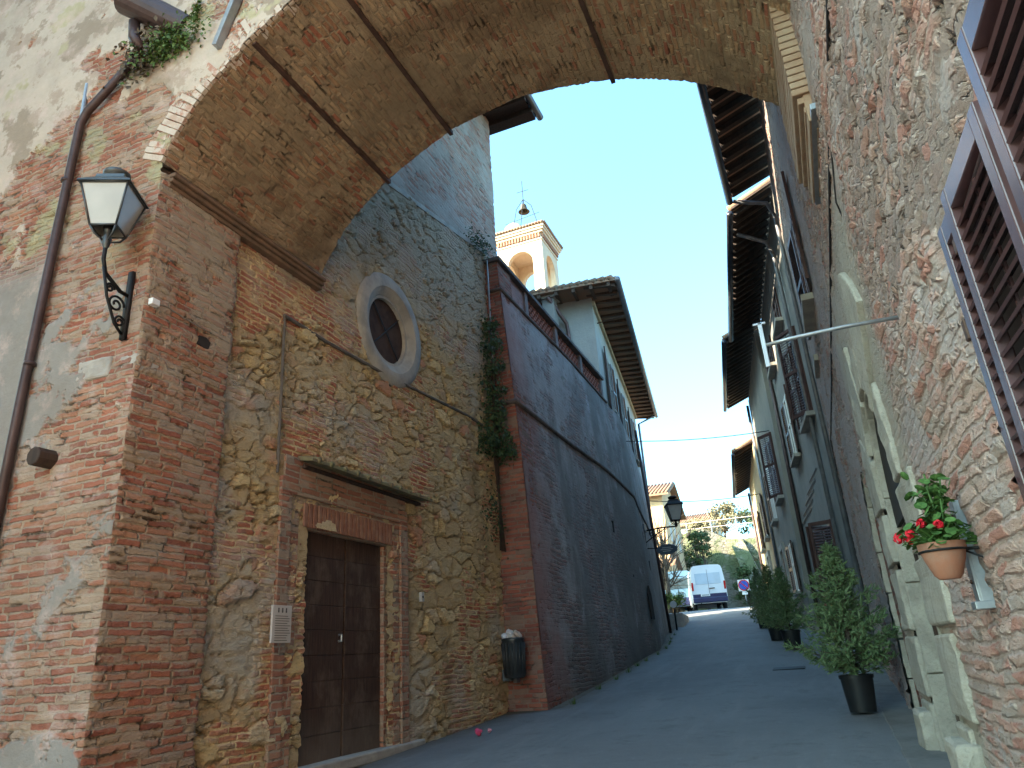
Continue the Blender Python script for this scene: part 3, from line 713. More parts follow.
b.build('dead_leaves', mat_leaf('dry_leaf', (.06, .045, .03), (.09, .07, .045)), t)
t = thing('ledge_weeds', 'small dark weeds growing on the ledge at the top of the rubble wall', 'weeds', (-4.5, 10.1, 8.6))
b = MB(); b.fixn = False
for k in range(420): leaf_quad(b, (-4.5+random.uniform(-.1, .15), random.gauss(10.2, .22), 8.60+random.gauss(0, .10)), (1, -.4, .5), .06)
b.build('leaves', M_ivy, t)

# ------------------------------------------------------------------ right hand stone house
M_right = mat_rubble('right_stone', [(.42, .23, .18), (.36, .26, .22), (.44, .31, .26), (.40, .18, .14), (.32, .25, .22), (.43, .27, .21), (.47, .36, .31)], (.35, .26, .22),
    su=5.2, sv=17, depth=.034, crack=.9, mort=.14, cov=.44,
    plaster=[(.38, .33, .31), (.42, .375, .305)], pl_fn=lambda N, u, v, p: [
        N.mul(.62, N.sm(N.add(N.noise(N.vec(N.mul(u, .8), v, 3.0), 1.0, 6, .7), N.add(N.mul(N.sm(u, 4.5, 9.0), .09), N.mul(N.sm(v, 5.0, 7.0), .03))), .545, .575)),
        N.mul(.8, N.mul(N.sm(N.noise(N.vec(u, v, 13.0), 1.2, 5, .6), .32, .40), N.mul(N.sm(u, 7.9, 7.4), N.mul(N.sm(u, 4.3, 4.9), N.sm(v, 4.9, 4.2)))))],
    bcols=[(.42, .24, .19), (.37, .18, .14), (.44, .30, .25), (.34, .27, .235)], bdep=.62, bsm=.47,
    brick_fn=lambda N, u, v, p: N.mul(.95, N.sm(N.add(N.noise(N.vec(u, v, 33.0), .9, 4, .65), N.mul(N.sm(u, 5.6, 3.8), N.mul(N.sm(v, 3.4, 2.2), .16))), .53, .60)))
XR = .62
rh = thing('stone_house', 'rough stone and brick house along the right side with an arched stone doorway', 'house', (.62, 6, .7))
AY0, AY1, ASP, AAP = 5.36, 6.78, 2.55, 3.42           # arched doorway
BY0, BY1, BSP, BAP = 7.75, 8.95, 2.45, 3.26           # second, blocked arch
WY0, WY1, WZ0, WZ1 = .2, 2.47, 1.05, 2.82            # shuttered window beside the camera
def arch_in(y, z, y0, y1, sp, ap, g=0.0):
    if not (y0-g < y < y1+g): return False
    if z < sp: return True
    c = (y0+y1)/2; hw = (y1-y0)/2+g; t = min(1, abs(y-c)/hw)
    return z < sp+(ap+g-sp)*math.sqrt(max(0, 1-t**2.0))
b = MB(); b.fixn = False
ys = lin(-8, .8, 40)[:-1]+lin(.8, 7.6, 230)[:-1]+lin(7.6, 13.5, 110); zs = lin(-.4, 5.8, 200)[:-1]+lin(5.8, 10.25, 80)
P = [[(XR, y, z) for z in zs] for y in ys]; U = [[(y, z) for z in zs] for y in ys]
def keep(a, c):
    y = (ys[a]+ys[a+1])/2; z = (zs[c]+zs[c+1])/2
    if arch_in(y, z, AY0, AY1, ASP, AAP, .10): return False
    if arch_in(y, z, BY0, BY1, BSP, BAP, .0): return False
    if WY0 < y < WY1 and WZ0 < z < WZ1: return False
    return True
b.grid(P, U, keep)
for i, f in enumerate(b.f): b.f[i] = f[::-1]; b.uv[i] = b.uv[i][::-1]
b.build('wall', M_right, rh, smooth=True)
MB().box((3.4, 2.7, 4.9), (4.6, 21.4, 10.6)).build('inner_wall', M_upper, rh)
# arched doorway: stone blocks in two rings with dark open joints, moulded reveal, recessed dark door
def arch_path(y0, y1, sp, ap, zb, n=24):
    c = (y0+y1)/2; hw = (y1-y0)/2; pts = []
    for k in range(9): pts.append((y1, lerp(zb, sp, k/9)))
    for k in range(n+1):
        a = math.pi*k/n; pts.append((c+hw*math.cos(a), sp+(ap-sp)*math.sin(a)))
    for k in range(1, 10): pts.append((y0, lerp(sp, zb, k/9)))
    return pts
def voussoirs(b, y0, y1, sp, ap, zb, x0, x1, din, dout, ncut, joint=.012, skip=0, rj=.02):
    """stone blocks between the opening grown by din and by dout, x0 (front) to x1 (back)"""
    a = arch_path(y0-din, y1+din, sp, ap+din, zb, 30); o = arch_path(y0-dout, y1+dout, sp, ap+dout, zb, 30)
    L = [0]
    for p, q in zip(a, a[1:]): L.append(L[-1]+math.dist(p, q))
    T = L[-1]; cuts = [T*k/ncut for k in range(ncut+1)]
    for k in range(1, ncut): cuts[k] += random.uniform(-.05, .05)
    def at(path, s):
        i = min(max(int(np.searchsorted(L, s))-1, 0), len(path)-2); t = (s-L[i])/max(1e-6, L[i+1]-L[i])
        return (lerp(path[i][0], path[i+1][0], t), lerp(path[i][1], path[i+1][1], t))
    for k in range(ncut):
        s0, s1 = cuts[k]+joint/2, cuts[k+1]-joint/2; n = 5
        e = random.uniform(-rj, rj); xf = x0+random.uniform(-.006, .006)
        inn = [at(a, lerp(s0, s1, j/n)) for j in range(n+1)]; out = [at(o, lerp(s0, s1, j/n)) for j in range(n+1)]
        out = [(i_[0]+(q[0]-i_[0])*(1+e/.2), i_[1]+(q[1]-i_[1])*(1+e/.2)) for i_, q in zip(inn, out)]
        for j in range(n):
            pass
        poly = inn+out[::-1]
        i0 = len(b.v); m_ = len(poly)
        b.v += [(xf, y, z) for y, z in poly]+[(x1, y, z) for y, z in poly]
        for j in range(n):   # front and back as strips
            b.f.append((i0+j, i0+j+1, i0+m_-2-j, i0+m_-1-j)); b.uv.append(None)
            b.f.append((i0+m_+j+1, i0+m_+j, i0+m_+m_-1-j, i0+m_+m_-2-j)); b.uv.append(None)
        for j in range(m_):
            q = (j+1) % m_; b.f.append((i0+q, i0+j, i0+m_+j, i0+m_+q)); b.uv.append(None)
b = MB(); voussoirs(b, AY0, AY1, ASP, AAP, .62, XR-.058, XR+.10, .0, .62, 13, .050, 0, .10)
ds = roughen(b.build('door_surround', M_palestone, rh, bevel=.016, weld=.0005), 2, .045, .2)
b = MB()
for (din, x0, x1) in ((-.035, XR-.02, XR+.12),):
    voussoirs(b, AY0, AY1, ASP, AAP, .62, x0, x1, din, din+.042, 9, .004, 0, 0)
roughen(b.build('moulding', M_palestone, ds, bevel=.012, weld=.0005), 2, .02, .2)
b = MB()
pth = arch_path(AY0+.06, AY1-.06, ASP, AAP-.06, .62)
b.face([(XR+.115, y, z) for y, z in pth if z < 2.5][::-1])
ad = b.build('door', M_door, rh)
MB().box((XR+.045, (AY0+AY1)/2, 2.95), (.03, AY1-AY0+.06, 1.04)).build('soffit_shade', M_hole, ad)  # dark panel painted in for the shade under the arch soffit
b = MB()
for k in range(6): b.box((XR+.105, AY0+.22+k*.20, 1.55), (.03, .185, 1.85))
b.build('planks', M_door, ad, bevel=.005)
b = MB(); b.box((XR+.02, (AY0+AY1)/2, .64), (.44, AY1-AY0+.5, .16)); b.box((XR-.02, AY0-.28, .82), (.26, .5, .42)); b.box((XR-.02, AY1+.28, .84), (.26, .5, .40))
roughen(b.build('threshold', M_palestone, rh, bevel=.03), 3, .06, .2)
# second arch, walled up
b = MB(); voussoirs(b, BY0, BY1, BSP, BAP, .7, XR-.01, XR+.30, .0, .09, 13, .012, 0, .03); roughen(b.build('blocked_arch', M_palestone, rh, bevel=.012, weld=.0005), 2, .04, .2)
b = MB(); b.box((XR+.075, (BY0+BY1)/2, 2.3), (.06, BY1-BY0, 2.6)); b.build('reveal_shade', M_hole, rh)  # dark panel standing for the shade in the recess of this arch
b = MB(); b.box((XR+.165, (BY0+BY1)/2, 1.55), (.25, BY1-BY0-.01, 2.5)); b.build('brick_infill', M_redbrick, rh)
# corbelled bricks where the vault meets the wall, steel channel, cable
b = MB()
for k in range(26):
    z = 4.98+k*.062; st_ = max(0, 4-k)*.03
    b.box((.555+st_/2+random.uniform(-.004, .004), 5.17, z+.027), (.17-st_, 1.15-2*st_, .052))
b.box((.59, 5.17, 5.8), (.10, 1.10, 1.6))
b.build('brick_corbel', mat_plain('corbel_brick', (.36, .27, .19), .9, .35, 6, .006, c2=(.30, .19, .12)), rh, bevel=.006)
MB().box((XR-.03, 5.12, 5.02), (.07, 1.25, .05), Matrix.Rotation(R_(0), 3, 'X')).build('steel_channel', M_galv, rh, bevel=.005)
MB().tube([(XR-.025, -6, 4.66), (XR-.025, 3.2, 4.61), (XR-.03, 5.9, 4.60), (XR-.03, 9.5, 4.62), (XR-.03, 12.9, 4.75), (XR-.03, 13.2, 4.3), (XR-.03, 13.3, 1.6)], .011, 8).build('cable', M_cable, rh)
MB().tube([(XR-.02, 4.3, 4.62), (XR-.05, 4.6, 4.30), (XR-.01, 4.75, 4.22)], .006, 5).build('loose_wire', M_cable, rh)
# eave with rafters and gutter
M_gutter = mat_plain('dark_gutter', (.055, .06, .075), .35, .3, 5, .001, .5)  # bluish base colour stands for the sky reflected along the gutters
def eave(parent, p0, p1, depth, z, nraf, inx, gut=.07, rise=.30, tiles=True):
    """p0,p1: outer edge (x,y); inx: unit vector from edge to wall; the underside rises towards the wall by 'rise'"""
    p0 = Vector((*p0, z)); p1 = Vector((*p1, z)); d = p1-p0; inn = Vector((*inx, 0))*depth+Vector((0, 0, rise))
    b = MB(); b.prism([p0+Vector((0, 0, .07)), p1+Vector((0, 0, .07)), p1+inn*1.25+Vector((0, 0, .07)), p0+inn*1.25+Vector((0, 0, .07))], (0, 0, .05)); 
    e = b.build('eave', M_darkwood, parent)
    b = MB()
    for k in range(nraf):
        q = p0+d*((k+.5)/nraf); b.beam(q+inn*.04, q+inn*1.05, .085, .10)
    b.build('rafters', mat_wood('rafter_wood', (.040, .027, .021), (.025, .017, .014)), e)
    b = MB(); b.tube([p0-inn.normalized()*.05, p1-inn.normalized()*.05], gut, 10); b.build('gutter', M_gutter, parent, smooth=True)
    if tiles:
        b = MB(); n = int(d.length/.21); nrm = d.normalized()
        for k in range(n):
            q = p0+d*((k+.5)/n)+Vector((0, 0, .15)); b.tube([q-inn*.06, q+inn*1.3], .085, 8)
        b.build('roof', M_tile, parent, smooth=True)
    return e
eave(rh, (-.20, 5.9), (-.195, 13.3), .82, 10.05, 18, (1, 0))
# long gutter outlet and the two rain pipes at the end of the house
MB().tube([(-.17, 13.28, 10.02), (.10, 13.36, 9.95), (.44, 13.40, 9.85), (.54, 13.40, 9.5), (.55, 13.40, .9)], .040, 10).build('drainpipe', M_bluepipe, rh, smooth=True)
# upper window of the house with one open shutter
def louvre_leaf(parent, hinge, z0, z1, width, ang, mat=None, slat=.052, name='shutter', thick=.04, mats=None):
    """leaf hinged on the vertical line hinge=(x,y); ang: heading of the free edge, clockwise from +Y, in degrees"""
    mat = mat or M_shut; a = R_(ang); d = Vector((math.sin(a), math.cos(a), 0)); nrm = Vector((d.y, -d.x, 0)); h = Vector((*hinge, 0))
    rot = Matrix((nrm, d, Vector((0, 0, 1)))).transposed()
    b = MB(); st = .055
    for s_ in (st/2, width-st/2): b.box(h+d*s_+Vector((0, 0, (z0+z1)/2)), (thick, st, z1-z0), rot)
    zm = lerp(z0, z1, .5)
    for z in (z0+.04, z1-.04)+((zm,) if z1-z0 > 1.2 else ()): b.box(h+d*width/2+Vector((0, 0, z)), (thick*.92, width-2*st, .075), rot)
    lf = b.build(name, mat, parent, bevel=.004)
    b = MB(); z = z0+.10; b.box(h+d*width/2+nrm*.008+Vector((0, 0, (z0+z1)/2)), (.008, .014, z1-z0-.18), rot)
    tilt = rot @ Matrix.Rotation(R_(-40), 3, 'Y')
    while z < z1-.09:
        if not (z1-z0 > 1.2 and abs(z-zm) < .06): b.box(h+d*width/2+Vector((0, 0, z)), (.040 if thick > .035 else .03, width-2*st+.004, .009), tilt)
        z += slat
    b.build('slats', mat, lf)
    return lf
def window(parent, A, th, s, width, z0, z1, leaves=((-1, 35), (1, 8)), sill=True, recess=.14, frame=None, slat=.055):
    """window in a wall that starts at A=(x,y) and heads th degrees; s: distance along the wall; the street is to its left"""
    a = R_(th); d = Vector((math.sin(a), math.cos(a), 0)); nrm = Vector((-d.y, d.x, 0)); o = Vector((*A, 0))+d*s
    rot = Matrix((nrm, d, Vector((0, 0, 1)))).transposed()
    b = MB(); zc = (z0+z1)/2; H = z1-z0; f = .06
    for s_ in (f/2, width-f/2, width/2): b.box(o+d*s_+nrm*.012+Vector((0, 0, zc)), (.05, f, H), rot)
    for z in (z0+f/2, z1-f/2, zc+.1): b.box(o+d*width/2+nrm*.010+Vector((0, 0, z)), (.046, width-.01, f), rot)
    w_ = b.build('window', frame or M_shut, parent, bevel=.004)
    MB().box(o+d*width/2+nrm*.004+Vector((0, 0, zc)), (.02, width-.02, H-.02), rot).build('pane', M_glass, w_)
    if sill: MB().box(o+d*width/2+nrm*.07+Vector((0, 0, z0-.05)), (.20, width+.26, .09), rot).build('sill', M_stonetrim, w_, bevel=.008)
    for side, ang in leaves:
        hp = o+d*(0 if side < 0 else width)+nrm*.03
        louvre_leaf(w_, (hp.x, hp.y), z0+.01, z1, width/2, th-ang if side < 0 else th+180+ang, slat=slat)
    return w_
window(rh, (XR, 0), 0, 9.2, 1.05, 5.75, 7.35, leaves=((1, 172), (-1, 176)))
MB().box((XR-.04, 11.6, 5.62), (.10, .9, .10)).build('stone_bracket', M_stonetrim, rh, bevel=.01)
# the big shuttered window beside the camera: three louvred leaves, slightly ajar
b = MB()
b.box((XR+.05, WY1-.03, (WZ0+WZ1)/2), (.16, .06, WZ1-WZ0)); b.box((XR+.05, (WY0+WY1)/2, WZ1-.03), (.155, WY1-WY0-.125, .06)); b.box((XR+.05, WY0+.03, (WZ0+WZ1)/2), (.16, .06, WZ1-WZ0))
bw = b.build('window', mat_plain('blue_grey_frame', (.16, .13, .14), .35, .2, 5, .001, 0, .5), rh, bevel=.006)
MB().box((XR+.16, (WY0+WY1)/2, (WZ0+WZ1)/2), (.03, WY1-WY0, WZ1-WZ0)).build('pane', M_glass, bw)
MB().box((XR-.03, (WY0+WY1)/2, WZ0-.06), (.22, WY1-WY0+.2, .10)).build('sill', M_stonetrim, bw, bevel=.01)
M_shut2 = mat_plain('glossy_brown_paint', (.10, .052, .055), .26, .25, 6, .0006, 0, .6, c2=(.075, .042, .045))
louvre_leaf(bw, (XR-.022, 2.255), WZ0, 2.83, .205, -2, M_shut2, .046, thick=.04)
louvre_leaf(bw, (XR-.024, 1.80), WZ0, 2.84, .445, -2.5, M_shut2, .046, thick=.04)
louvre_leaf(bw, (XR-.055, 1.00), WZ0+.02, 2.865, .60, -2, M_shut2, .046, thick=.04)
b = MB()
MB().box((XR-.045, 2.25, 2.68), (.03, .07, .05)).build('hinge', M_rust, bw, bevel=.004)
MB().box((XR-.02, 2.52, 2.50), (.05, .035, .07)).build('shutter_stop', M_rust, bw, bevel=.004)

# ------------------------------------------------------------------ plastered houses further up on the right
M_grpl = mat_plaster('grey_plaster', (.25, .245, .23), (.20, .20, .19), (.30, .275, .24))
M_grpl2 = mat_plaster('buff_plaster', (.26, .245, .21), (.21, .205, .185), (.30, .27, .215))
M_yel = mat_plaster('yellow_plaster', (.38, .285, .16), (.33, .26, .17), (.30, .25, .18))
def house(name, label, A, th, L, zb, zt, mat, depth=5, cat='house'):
    a = R_(th); d = Vector((math.sin(a), math.cos(a), 0)); nrm = Vector((-d.y, d.x, 0)); o = Vector((*A, 0))
    t = thing(name, label, cat, (A[0], A[1], zb))
    b = MB(); b.prism([o+Vector((0, 0, zb-1)), o+d*L+Vector((0, 0, zb-1)), o+d*L-nrm*depth+Vector((0, 0, zb-1)), o-nrm*depth+Vector((0, 0, zb-1))], (0, 0, zt-zb+1))
    b.build('wall', mat, t); return t, d, nrm, o
h2, d2, n2, o2 = house('plaster_house', 'grey plastered house with brown louvred shutters next to the rough stone house', (.60, 13.55), -6.8, 6.8, 1.2, 10.2, M_grpl)
eave(h2, (-.24, 13.55), (-1.05, 20.3), .80, 9.95, 22, (1, -.1), .07)
TH2 = -6.8
window(h2, (.60, 13.55), TH2, 1.0, 1.1, 5.75, 7.6, leaves=((-1, 34), (1, 170)))
window(h2, (.60, 13.55), TH2, 4.2, .95, 5.72, 7.30, leaves=((-1, 172), (1, 176)), frame=M_white)
window(h2, (.60, 13.55), TH2, 2.4, .9, 8.4, 9.2, leaves=())
window(h2, (.60, 13.55), TH2, 5.2, .9, 8.4, 9.2, leaves=())
w3 = window(h2, (.60, 13.55), TH2, 1.5, .95, 2.35, 3.75, leaves=((-1, 60), (1, 60)))
def doorway(parent, A, th, s, width, z0, z1, mat, fm):
    a = R_(th); d = Vector((math.sin(a), math.cos(a), 0)); nrm = Vector((-d.y, d.x, 0)); o = Vector((*A, 0))+d*s
    rot = Matrix((nrm, d, Vector((0, 0, 1)))).transposed(); b = MB()
    for s_ in (-.09, width+.09): b.box(o+d*s_+nrm*.03+Vector((0, 0, (z0+z1)/2)), (.12, .18, z1-z0), rot)
    b.box(o+d*width/2+nrm*.03+Vector((0, 0, z1+.09)), (.118, width+.36, .18), rot)
    f = b.build('door_frame', fm, parent, bevel=.008)
    dr = MB().box(o+d*width/2+nrm*.012+Vector((0, 0, (z0+z1)/2)), (.05, width, z1-z0), rot).build('door', mat, parent)
    b = MB()
    for i in range(2):
        for j in range(3): b.box(o+d*(width*(.28+.44*i))+nrm*.04+Vector((0, 0, z0+.3+j*(z1-z0-.2)/3)), (.02, width*.34, (z1-z0)/4), rot)
    b.build('panels', mat, dr, bevel=.006)
doorway(h2, (.60, 13.55), TH2, 4.0, .95, 1.45, 3.70, M_door, M_redbrick)
# dark scored lines of a string band and the second rain pipe
MB().tube([(-.24, 14.4, 9.9), (.0, 14.5, 9.8), (.30, 14.6, 9.65), (.39, 14.6, 9.3), (.40, 14.6, 1.2)], .042, 10).build('drainpipe', M_bluepipe, h2, smooth=True)
b = MB()
for q in range(5):
    p0 = o2+d2*(2.2+.5*q)+n2*.015+Vector((0, 0, 4.9-.12*q)); b.beam(p0, p0+d2*(1.4+.3*q), .012, .02)
b.build('wall_cables', M_cable, h2)
MB().tube([o2+d2*6.7+n2*.06+Vector((0, 0, 9.9)), o2+d2*6.72+n2*.06+Vector((0, 0, 1.7))], .05, 8).build('drainpipe', M_pipe, h2, smooth=True)
h3, d3, n3, o3 = house('buff_house', 'buff plastered house beyond the grey plastered one, with white window frames', (-.42, 20.4), -7.2, 6.6, 1.8, 10.1, M_grpl2)
eave(h3, (-1.25, 20.3), (-2.08, 27), .85, 9.95, 20, (1, -.1), .07)
window(h3, (-.42, 20.4), -7.2, .9, 1.1, 5.45, 7.3, leaves=((-1, 36), (1, 172)))
window(h3, (-.42, 20.4), -7.2, 4.0, .95, 5.3, 7.0, leaves=((1, 174),), frame=M_white)
window(h3, (-.42, 20.4), -7.2, 1.2, .9, 2.9, 4.2, leaves=((-1, 174), (1, 174)), frame=M_white)
doorway(h3, (-.42, 20.4), -7.2, 3.6, 1.0, 2.05, 4.3, M_door, M_stonetrim)
MB().tube([o3+d3*6.5+n3*.07+Vector((0, 0, 9.9)), o3+d3*6.5+n3*.07+Vector((0, 0, 2.4))], .05, 8).build('drainpipe', M_bluepipe, h3, smooth=True)
h4, d4, n4, o4 = house('yellow_house', 'low yellow plastered house at the far end of the right row', (-1.32, 27.0), -6.6, 9.6, 2.3, 8.7, M_yel)
eave(h4, (-2.20, 28.4), (-3.16, 36.9), .72, 8.55, 18, (1, -.1), .07)
window(h4, (-1.32, 27.0), -6.6, 1.2, .9, 5.3, 6.8, leaves=((-1, 172), (1, 176)), frame=M_white)
window(h4, (-1.32, 27.0), -6.6, 5.0, .9, 5.3, 6.8, leaves=((-1, 172), (1, 176)))
doorway(h4, (-1.32, 27.0), -6.6, 3.0, 1.0, 2.6, 4.8, M_shut, M_stonetrim)
MB().tube([o4+d4*9.5+n4*.06+Vector((0, 0, 8.5)), o4+d4*9.5+n4*.06+Vector((0, 0, 3.2))], .05, 8).build('drainpipe', M_pipe, h4, smooth=True)

# ------------------------------------------------------------------ house above the terrace wall
A5, TH5, L5, ZT5 = (-4.40, 17.55), -7.6, 11.0, 11.30
hv, dV, nV, oV = house('villa', 'pale grey house with a deep raftered eave standing on top of the dark terrace wall', A5, TH5, L5, 4.0, ZT5, mat_plaster('pale_plaster', (.40, .39, .35), (.34, .335, .31), (.45, .42, .35), .01), 0.0)
for o in list(hv.children): bpy.data.objects.remove(o, do_unlink=True)
nR = -Vector((-dV.y, dV.x, 0))                 # towards the street (right of heading)
M_villa = mat_plaster('villa_plaster', (.40, .385, .345), (.34, .33, .30), (.44, .41, .35), .012)
dp = 7.0
b = MB(); b.prism([oV+Vector((0, 0, 5.0)), oV+dV*L5+Vector((0, 0, 5.0)), oV+dV*L5-nR*dp+Vector((0, 0, 5.0)), oV-nR*dp+Vector((0, 0, 5.0))], (0, 0, ZT5-5.0)); b.build('wall', M_villa, hv)
# hipped roof, overhanging eave on two sides
ov = .78; zc = ZT5-.32
q = lambda a, c, z: oV+dV*a+nR*c+Vector((0, 0, z))
rp = [q(-ov, ov, zc), q(L5+ov, ov, zc), q(L5+ov, -dp-ov, zc), q(-ov, -dp-ov, zc)]; rg = [q(3.4, -dp/2, ZT5+1.35), q(L5-3.4, -dp/2, ZT5+1.35)]
b = MB()
b.face([rp[0], rp[1], rg[1], rg[0]]); b.face([rp[1], rp[2], rg[1]]); b.face([rp[2], rp[3], rg[0], rg[1]]); b.face([rp[3], rp[0], rg[0]])
dn = Vector((0, 0, -.06))
b.face([rp[3]+dn, rp[2]+dn, rp[1]+dn, rp[0]+dn])
for i in range(4): j = (i+1) % 4; b.face([rp[i]+dn, rp[j]+dn, rp[j], rp[i]])
rf = b.build('roof', M_tile, hv)
b = MB()
nt = 54
for k in range(nt):
    p0 = rp[0].lerp(rp[1], (k+.5)/nt); p1 = rg[0].lerp(rg[1], min(1, max(0, ((k+.5)/nt*(L5+2*ov)-4.2)/(L5-6.8)))); b.tube([p0+Vector((0, 0, .03)), p0.lerp(p1, .999)+Vector((0, 0, .03))], .085, 6)
for k in range(40):
    p0 = rp[3].lerp(rp[0], (k+.5)/40); t_ = 1-abs(2*(k+.5)/40-1); b.tube([p0+Vector((0, 0, .03)), p0.lerp(rg[0], t_*.97+.02)+Vector((0, 0, .03))], .085, 6)
b.build('tiles', M_tile, rf, smooth=True)
b = MB()
nr = 27
for k in range(nr):
    s_ = -ov+.15+(L5+2*ov-.3)*k/(nr-1); b.beam(q(s_, ov-.03, zc-.12), q(s_, -.1, zc-.02), .09, .11)
for k in range(18):
    c_ = -dp-ov+.2+(dp+2*ov-.4)*k/17; b.beam(q(-ov+.03, c_, zc-.12), q(.1, c_, zc-.02), .09, .11)
b.build('rafters', mat_wood('rafter_wood_pale', (.11, .07, .05), (.06, .04, .03)), rf)
MB().tube([q(-ov-.05, ov+.06, zc-.06), q(L5+ov, ov+.06, zc-.06)], .075, 10).build('gutter', M_bluepipe, hv, smooth=True)
MB().box(q(L5/2, .03, ZT5-.55), (.10, L5, .16), Matrix((nR, dV, Vector((0, 0, 1)))).transposed()).build('cornice', mat_plain('cornice_cream', (.44, .38, .27), .85), hv, bevel=.02)
MB().tube([q(-ov+.1, -1.1, zc-.15), q(-.1, -.75, zc-.75), q(-.07, -.72, zc-1.1), q(-.07, -.70, 7.6)], .055, 8).build('drainpipe', M_copper, hv, smooth=True)
MB().tube([q(L5+.5, ov, zc-.1), q(L5+.1, .1, zc-.5), q(L5, .09, 4.0)], .05, 8).build('drainpipe', M_bluepipe, hv, smooth=True)
AV = (oV.x, oV.y)
def villa_window(s, width, z0, z1, open_):
    rot = Matrix((nR, dV, Vector((0, 0, 1)))).transposed(); b = MB(); zc_ = (z0+z1)/2; H = z1-z0; f = .06
    for e in (f/2, width-f/2, width/2): b.box(q(s+e, .012, zc_), (.05, f, H), rot)
    for z in (z0+f/2, z1-f/2, zc_): b.box(q(s+width/2, .010, z), (.046, width-.01, f), rot)
    w_ = b.build('window', M_stonetrim, hv, bevel=.004)
    MB().box(q(s+width/2, .004, zc_), (.02, width-.02, H-.02), rot).build('pane', M_glass, w_)
    MB().box(q(s+width/2, .07, z0-.05), (.2, width+.2, .08), rot).build('sill', M_stonetrim, w_, bevel=.008)
    for sd_ in (0, 1):
        hp = q(s+width*sd_, .04, 0); louvre_leaf(w_, (hp.x, hp.y), z0, z1, width/2, (TH5+180-open_) if sd_ == 0 else TH5+open_, slat=.06)
for s_ in (1.6, 4.4, 7.4): villa_window(s_, .95, 8.1, 9.9, 5)
villa_window(9.4, .8, 5.4, 6.8, 6)
b = MB(); b.prism([q(-.012, -1.75, 9.2), q(-.012, -1.35, 9.2), q(-.012, -1.35, 10.0), q(-.012, -1.45, 10.2), q(-.012, -1.65, 10.2), q(-.012, -1.75, 10.0)], -dV*.02)
b.build('relief', M_stonetrim, hv, bevel=.01)
MB().tube([q(.6, .02, ZT5-.9), q(.3, .75, ZT5-.95)], .02, 6).build('flag_holder', M_rust, hv)
# chimney-like post behind the parapet
t = thing('chimney_stack', 'small grey plastered chimney post between bell tower and pale grey house', 'chimney', (-5.5, 17.0, 8.0))
b = MB(); b.box((-5.45, 17.0, 9.4), (.34, .34, 2.9)); b.build('shaft', M_grpl, t, bevel=.02)
b = MB(); b.box((-5.45, 17.0, 10.88), (.46, .46, .09)); b.box((-5.45, 17.0, 11.05), (.26, .26, .25)); b.build('cap', M_stonetrim, t, bevel=.02)

# ------------------------------------------------------------------ bell tower
TW = 2.62; TC = (-10.50, 32.3)                 # corner nearest to the street
tw = thing('bell_tower', 'cream sunlit bell tower with arched openings and a dentilled cornice', 'bell tower', (TC[0]-TW/2, TC[1]+TW/2, 3))
M_tower = mat_plaster('tower_plaster', (.62, .49, .36), (.56, .43, .31), (.66, .54, .42), .012)
zc1, zb0 = 23.0, 14.0
cxm, cym = TC[0]-TW/2, TC[1]+TW/2
def wall_arch(b, P, w, z0, z1, a0, a1, zs0, zsp, th):
    """P(s,dpt,z)->point; wall of width w with an arched opening a0..a1 from zs0, springing zsp"""
    hw = (a1-a0)/2; c = (a0+a1)/2
    def slab(s0, s1, za0, za1, zt):
        b.face([P(s0, 0, za0), P(s1, 0, za1), P(s1, 0, zt), P(s0, 0, zt)]); b.face([P(s1, th, za1), P(s0, th, za0), P(s0, th, zt), P(s1, th, zt)])
    slab(0, a0, z0, z0, z1); slab(a1, w, z0, z0, z1)
    b.face([P(a0, 0, z0), P(a1, 0, z0), P(a1, 0, zs0), P(a0, 0, zs0)])
    b.face([P(a0, 0, zs0), P(a1, 0, zs0), P(a1, th, zs0), P(a0, th, zs0)])
    n = 16; pts = [(c-hw*math.cos(math.pi*k/n), zsp+hw*math.sin(math.pi*k/n)) for k in range(n+1)]
    for (s0, za), (s1, zb_) in zip(pts, pts[1:]):
        slab(s0, s1, za, zb_, z1); b.face([P(s0, 0, za), P(s0, th, za), P(s1, th, zb_), P(s1, 0, zb_)])
    b.face([P(a0, 0, zs0), P(a0, th, zs0), P(a0, th, zsp), P(a0, 0, zsp)]); b.face([P(a1, th, zs0), P(a1, 0, zs0), P(a1, 0, zsp), P(a1, th, zsp)])
b = MB(); h_ = TW/2
for k in range(4):
    a = k*math.pi/2; dx = Vector((math.cos(a), math.sin(a), 0)); dn_ = Vector((-math.sin(a), math.cos(a), 0)); cc_ = Vector((cxm, cym, 0))
    P = lambda s_, dpt, z: cc_+dx*(s_-h_)-dn_*(h_-dpt)+Vector((0, 0, z))
    wall_arch(b, P, TW, zb0, zc1, .58, TW-.58, 18.7, 21.4, .30)
b.fixn = False
for f_i in range(len(b.f)): pass
b.fixn = True
b.build('belfry', M_tower, tw)
MB().box((cxm, cym, 8.4), (TW, TW, 11.2)).build('shaft', M_tower, tw)
b = MB()
for k, (e, z0, z1) in enumerate([(.05, 22.58, 22.70), (.13, 22.98, 23.12), (.21, 23.12, 23.26), (.27, 23.26, 23.40)]): b.box((cxm, cym, (z0+z1)/2), (TW+2*e, TW+2*e, z1-z0-.004))
cr = b.build('cornice', M_tower, tw, bevel=.015)
b = MB()
for k in range(15):
    s_ = -h_+.1+(TW-.2)*k/14
    b.box((cxm+s_, cym-h_-.05, 22.84), (.09, .14, .24)); b.box((cxm+h_+.05, cym+s_, 22.84), (.14, .09, .24))
b.build('dentils', mat_plain('dentil_brick', (.38, .20, .13), .9), cr)
b = MB(); e = TW/2+.33
ap = Vector((cxm, cym, 24.15)); cs_ = [Vector((cxm+x*e, cym+y*e, 23.42)) for x, y in ((-1, -1), (1, -1), (1, 1), (-1, 1))]
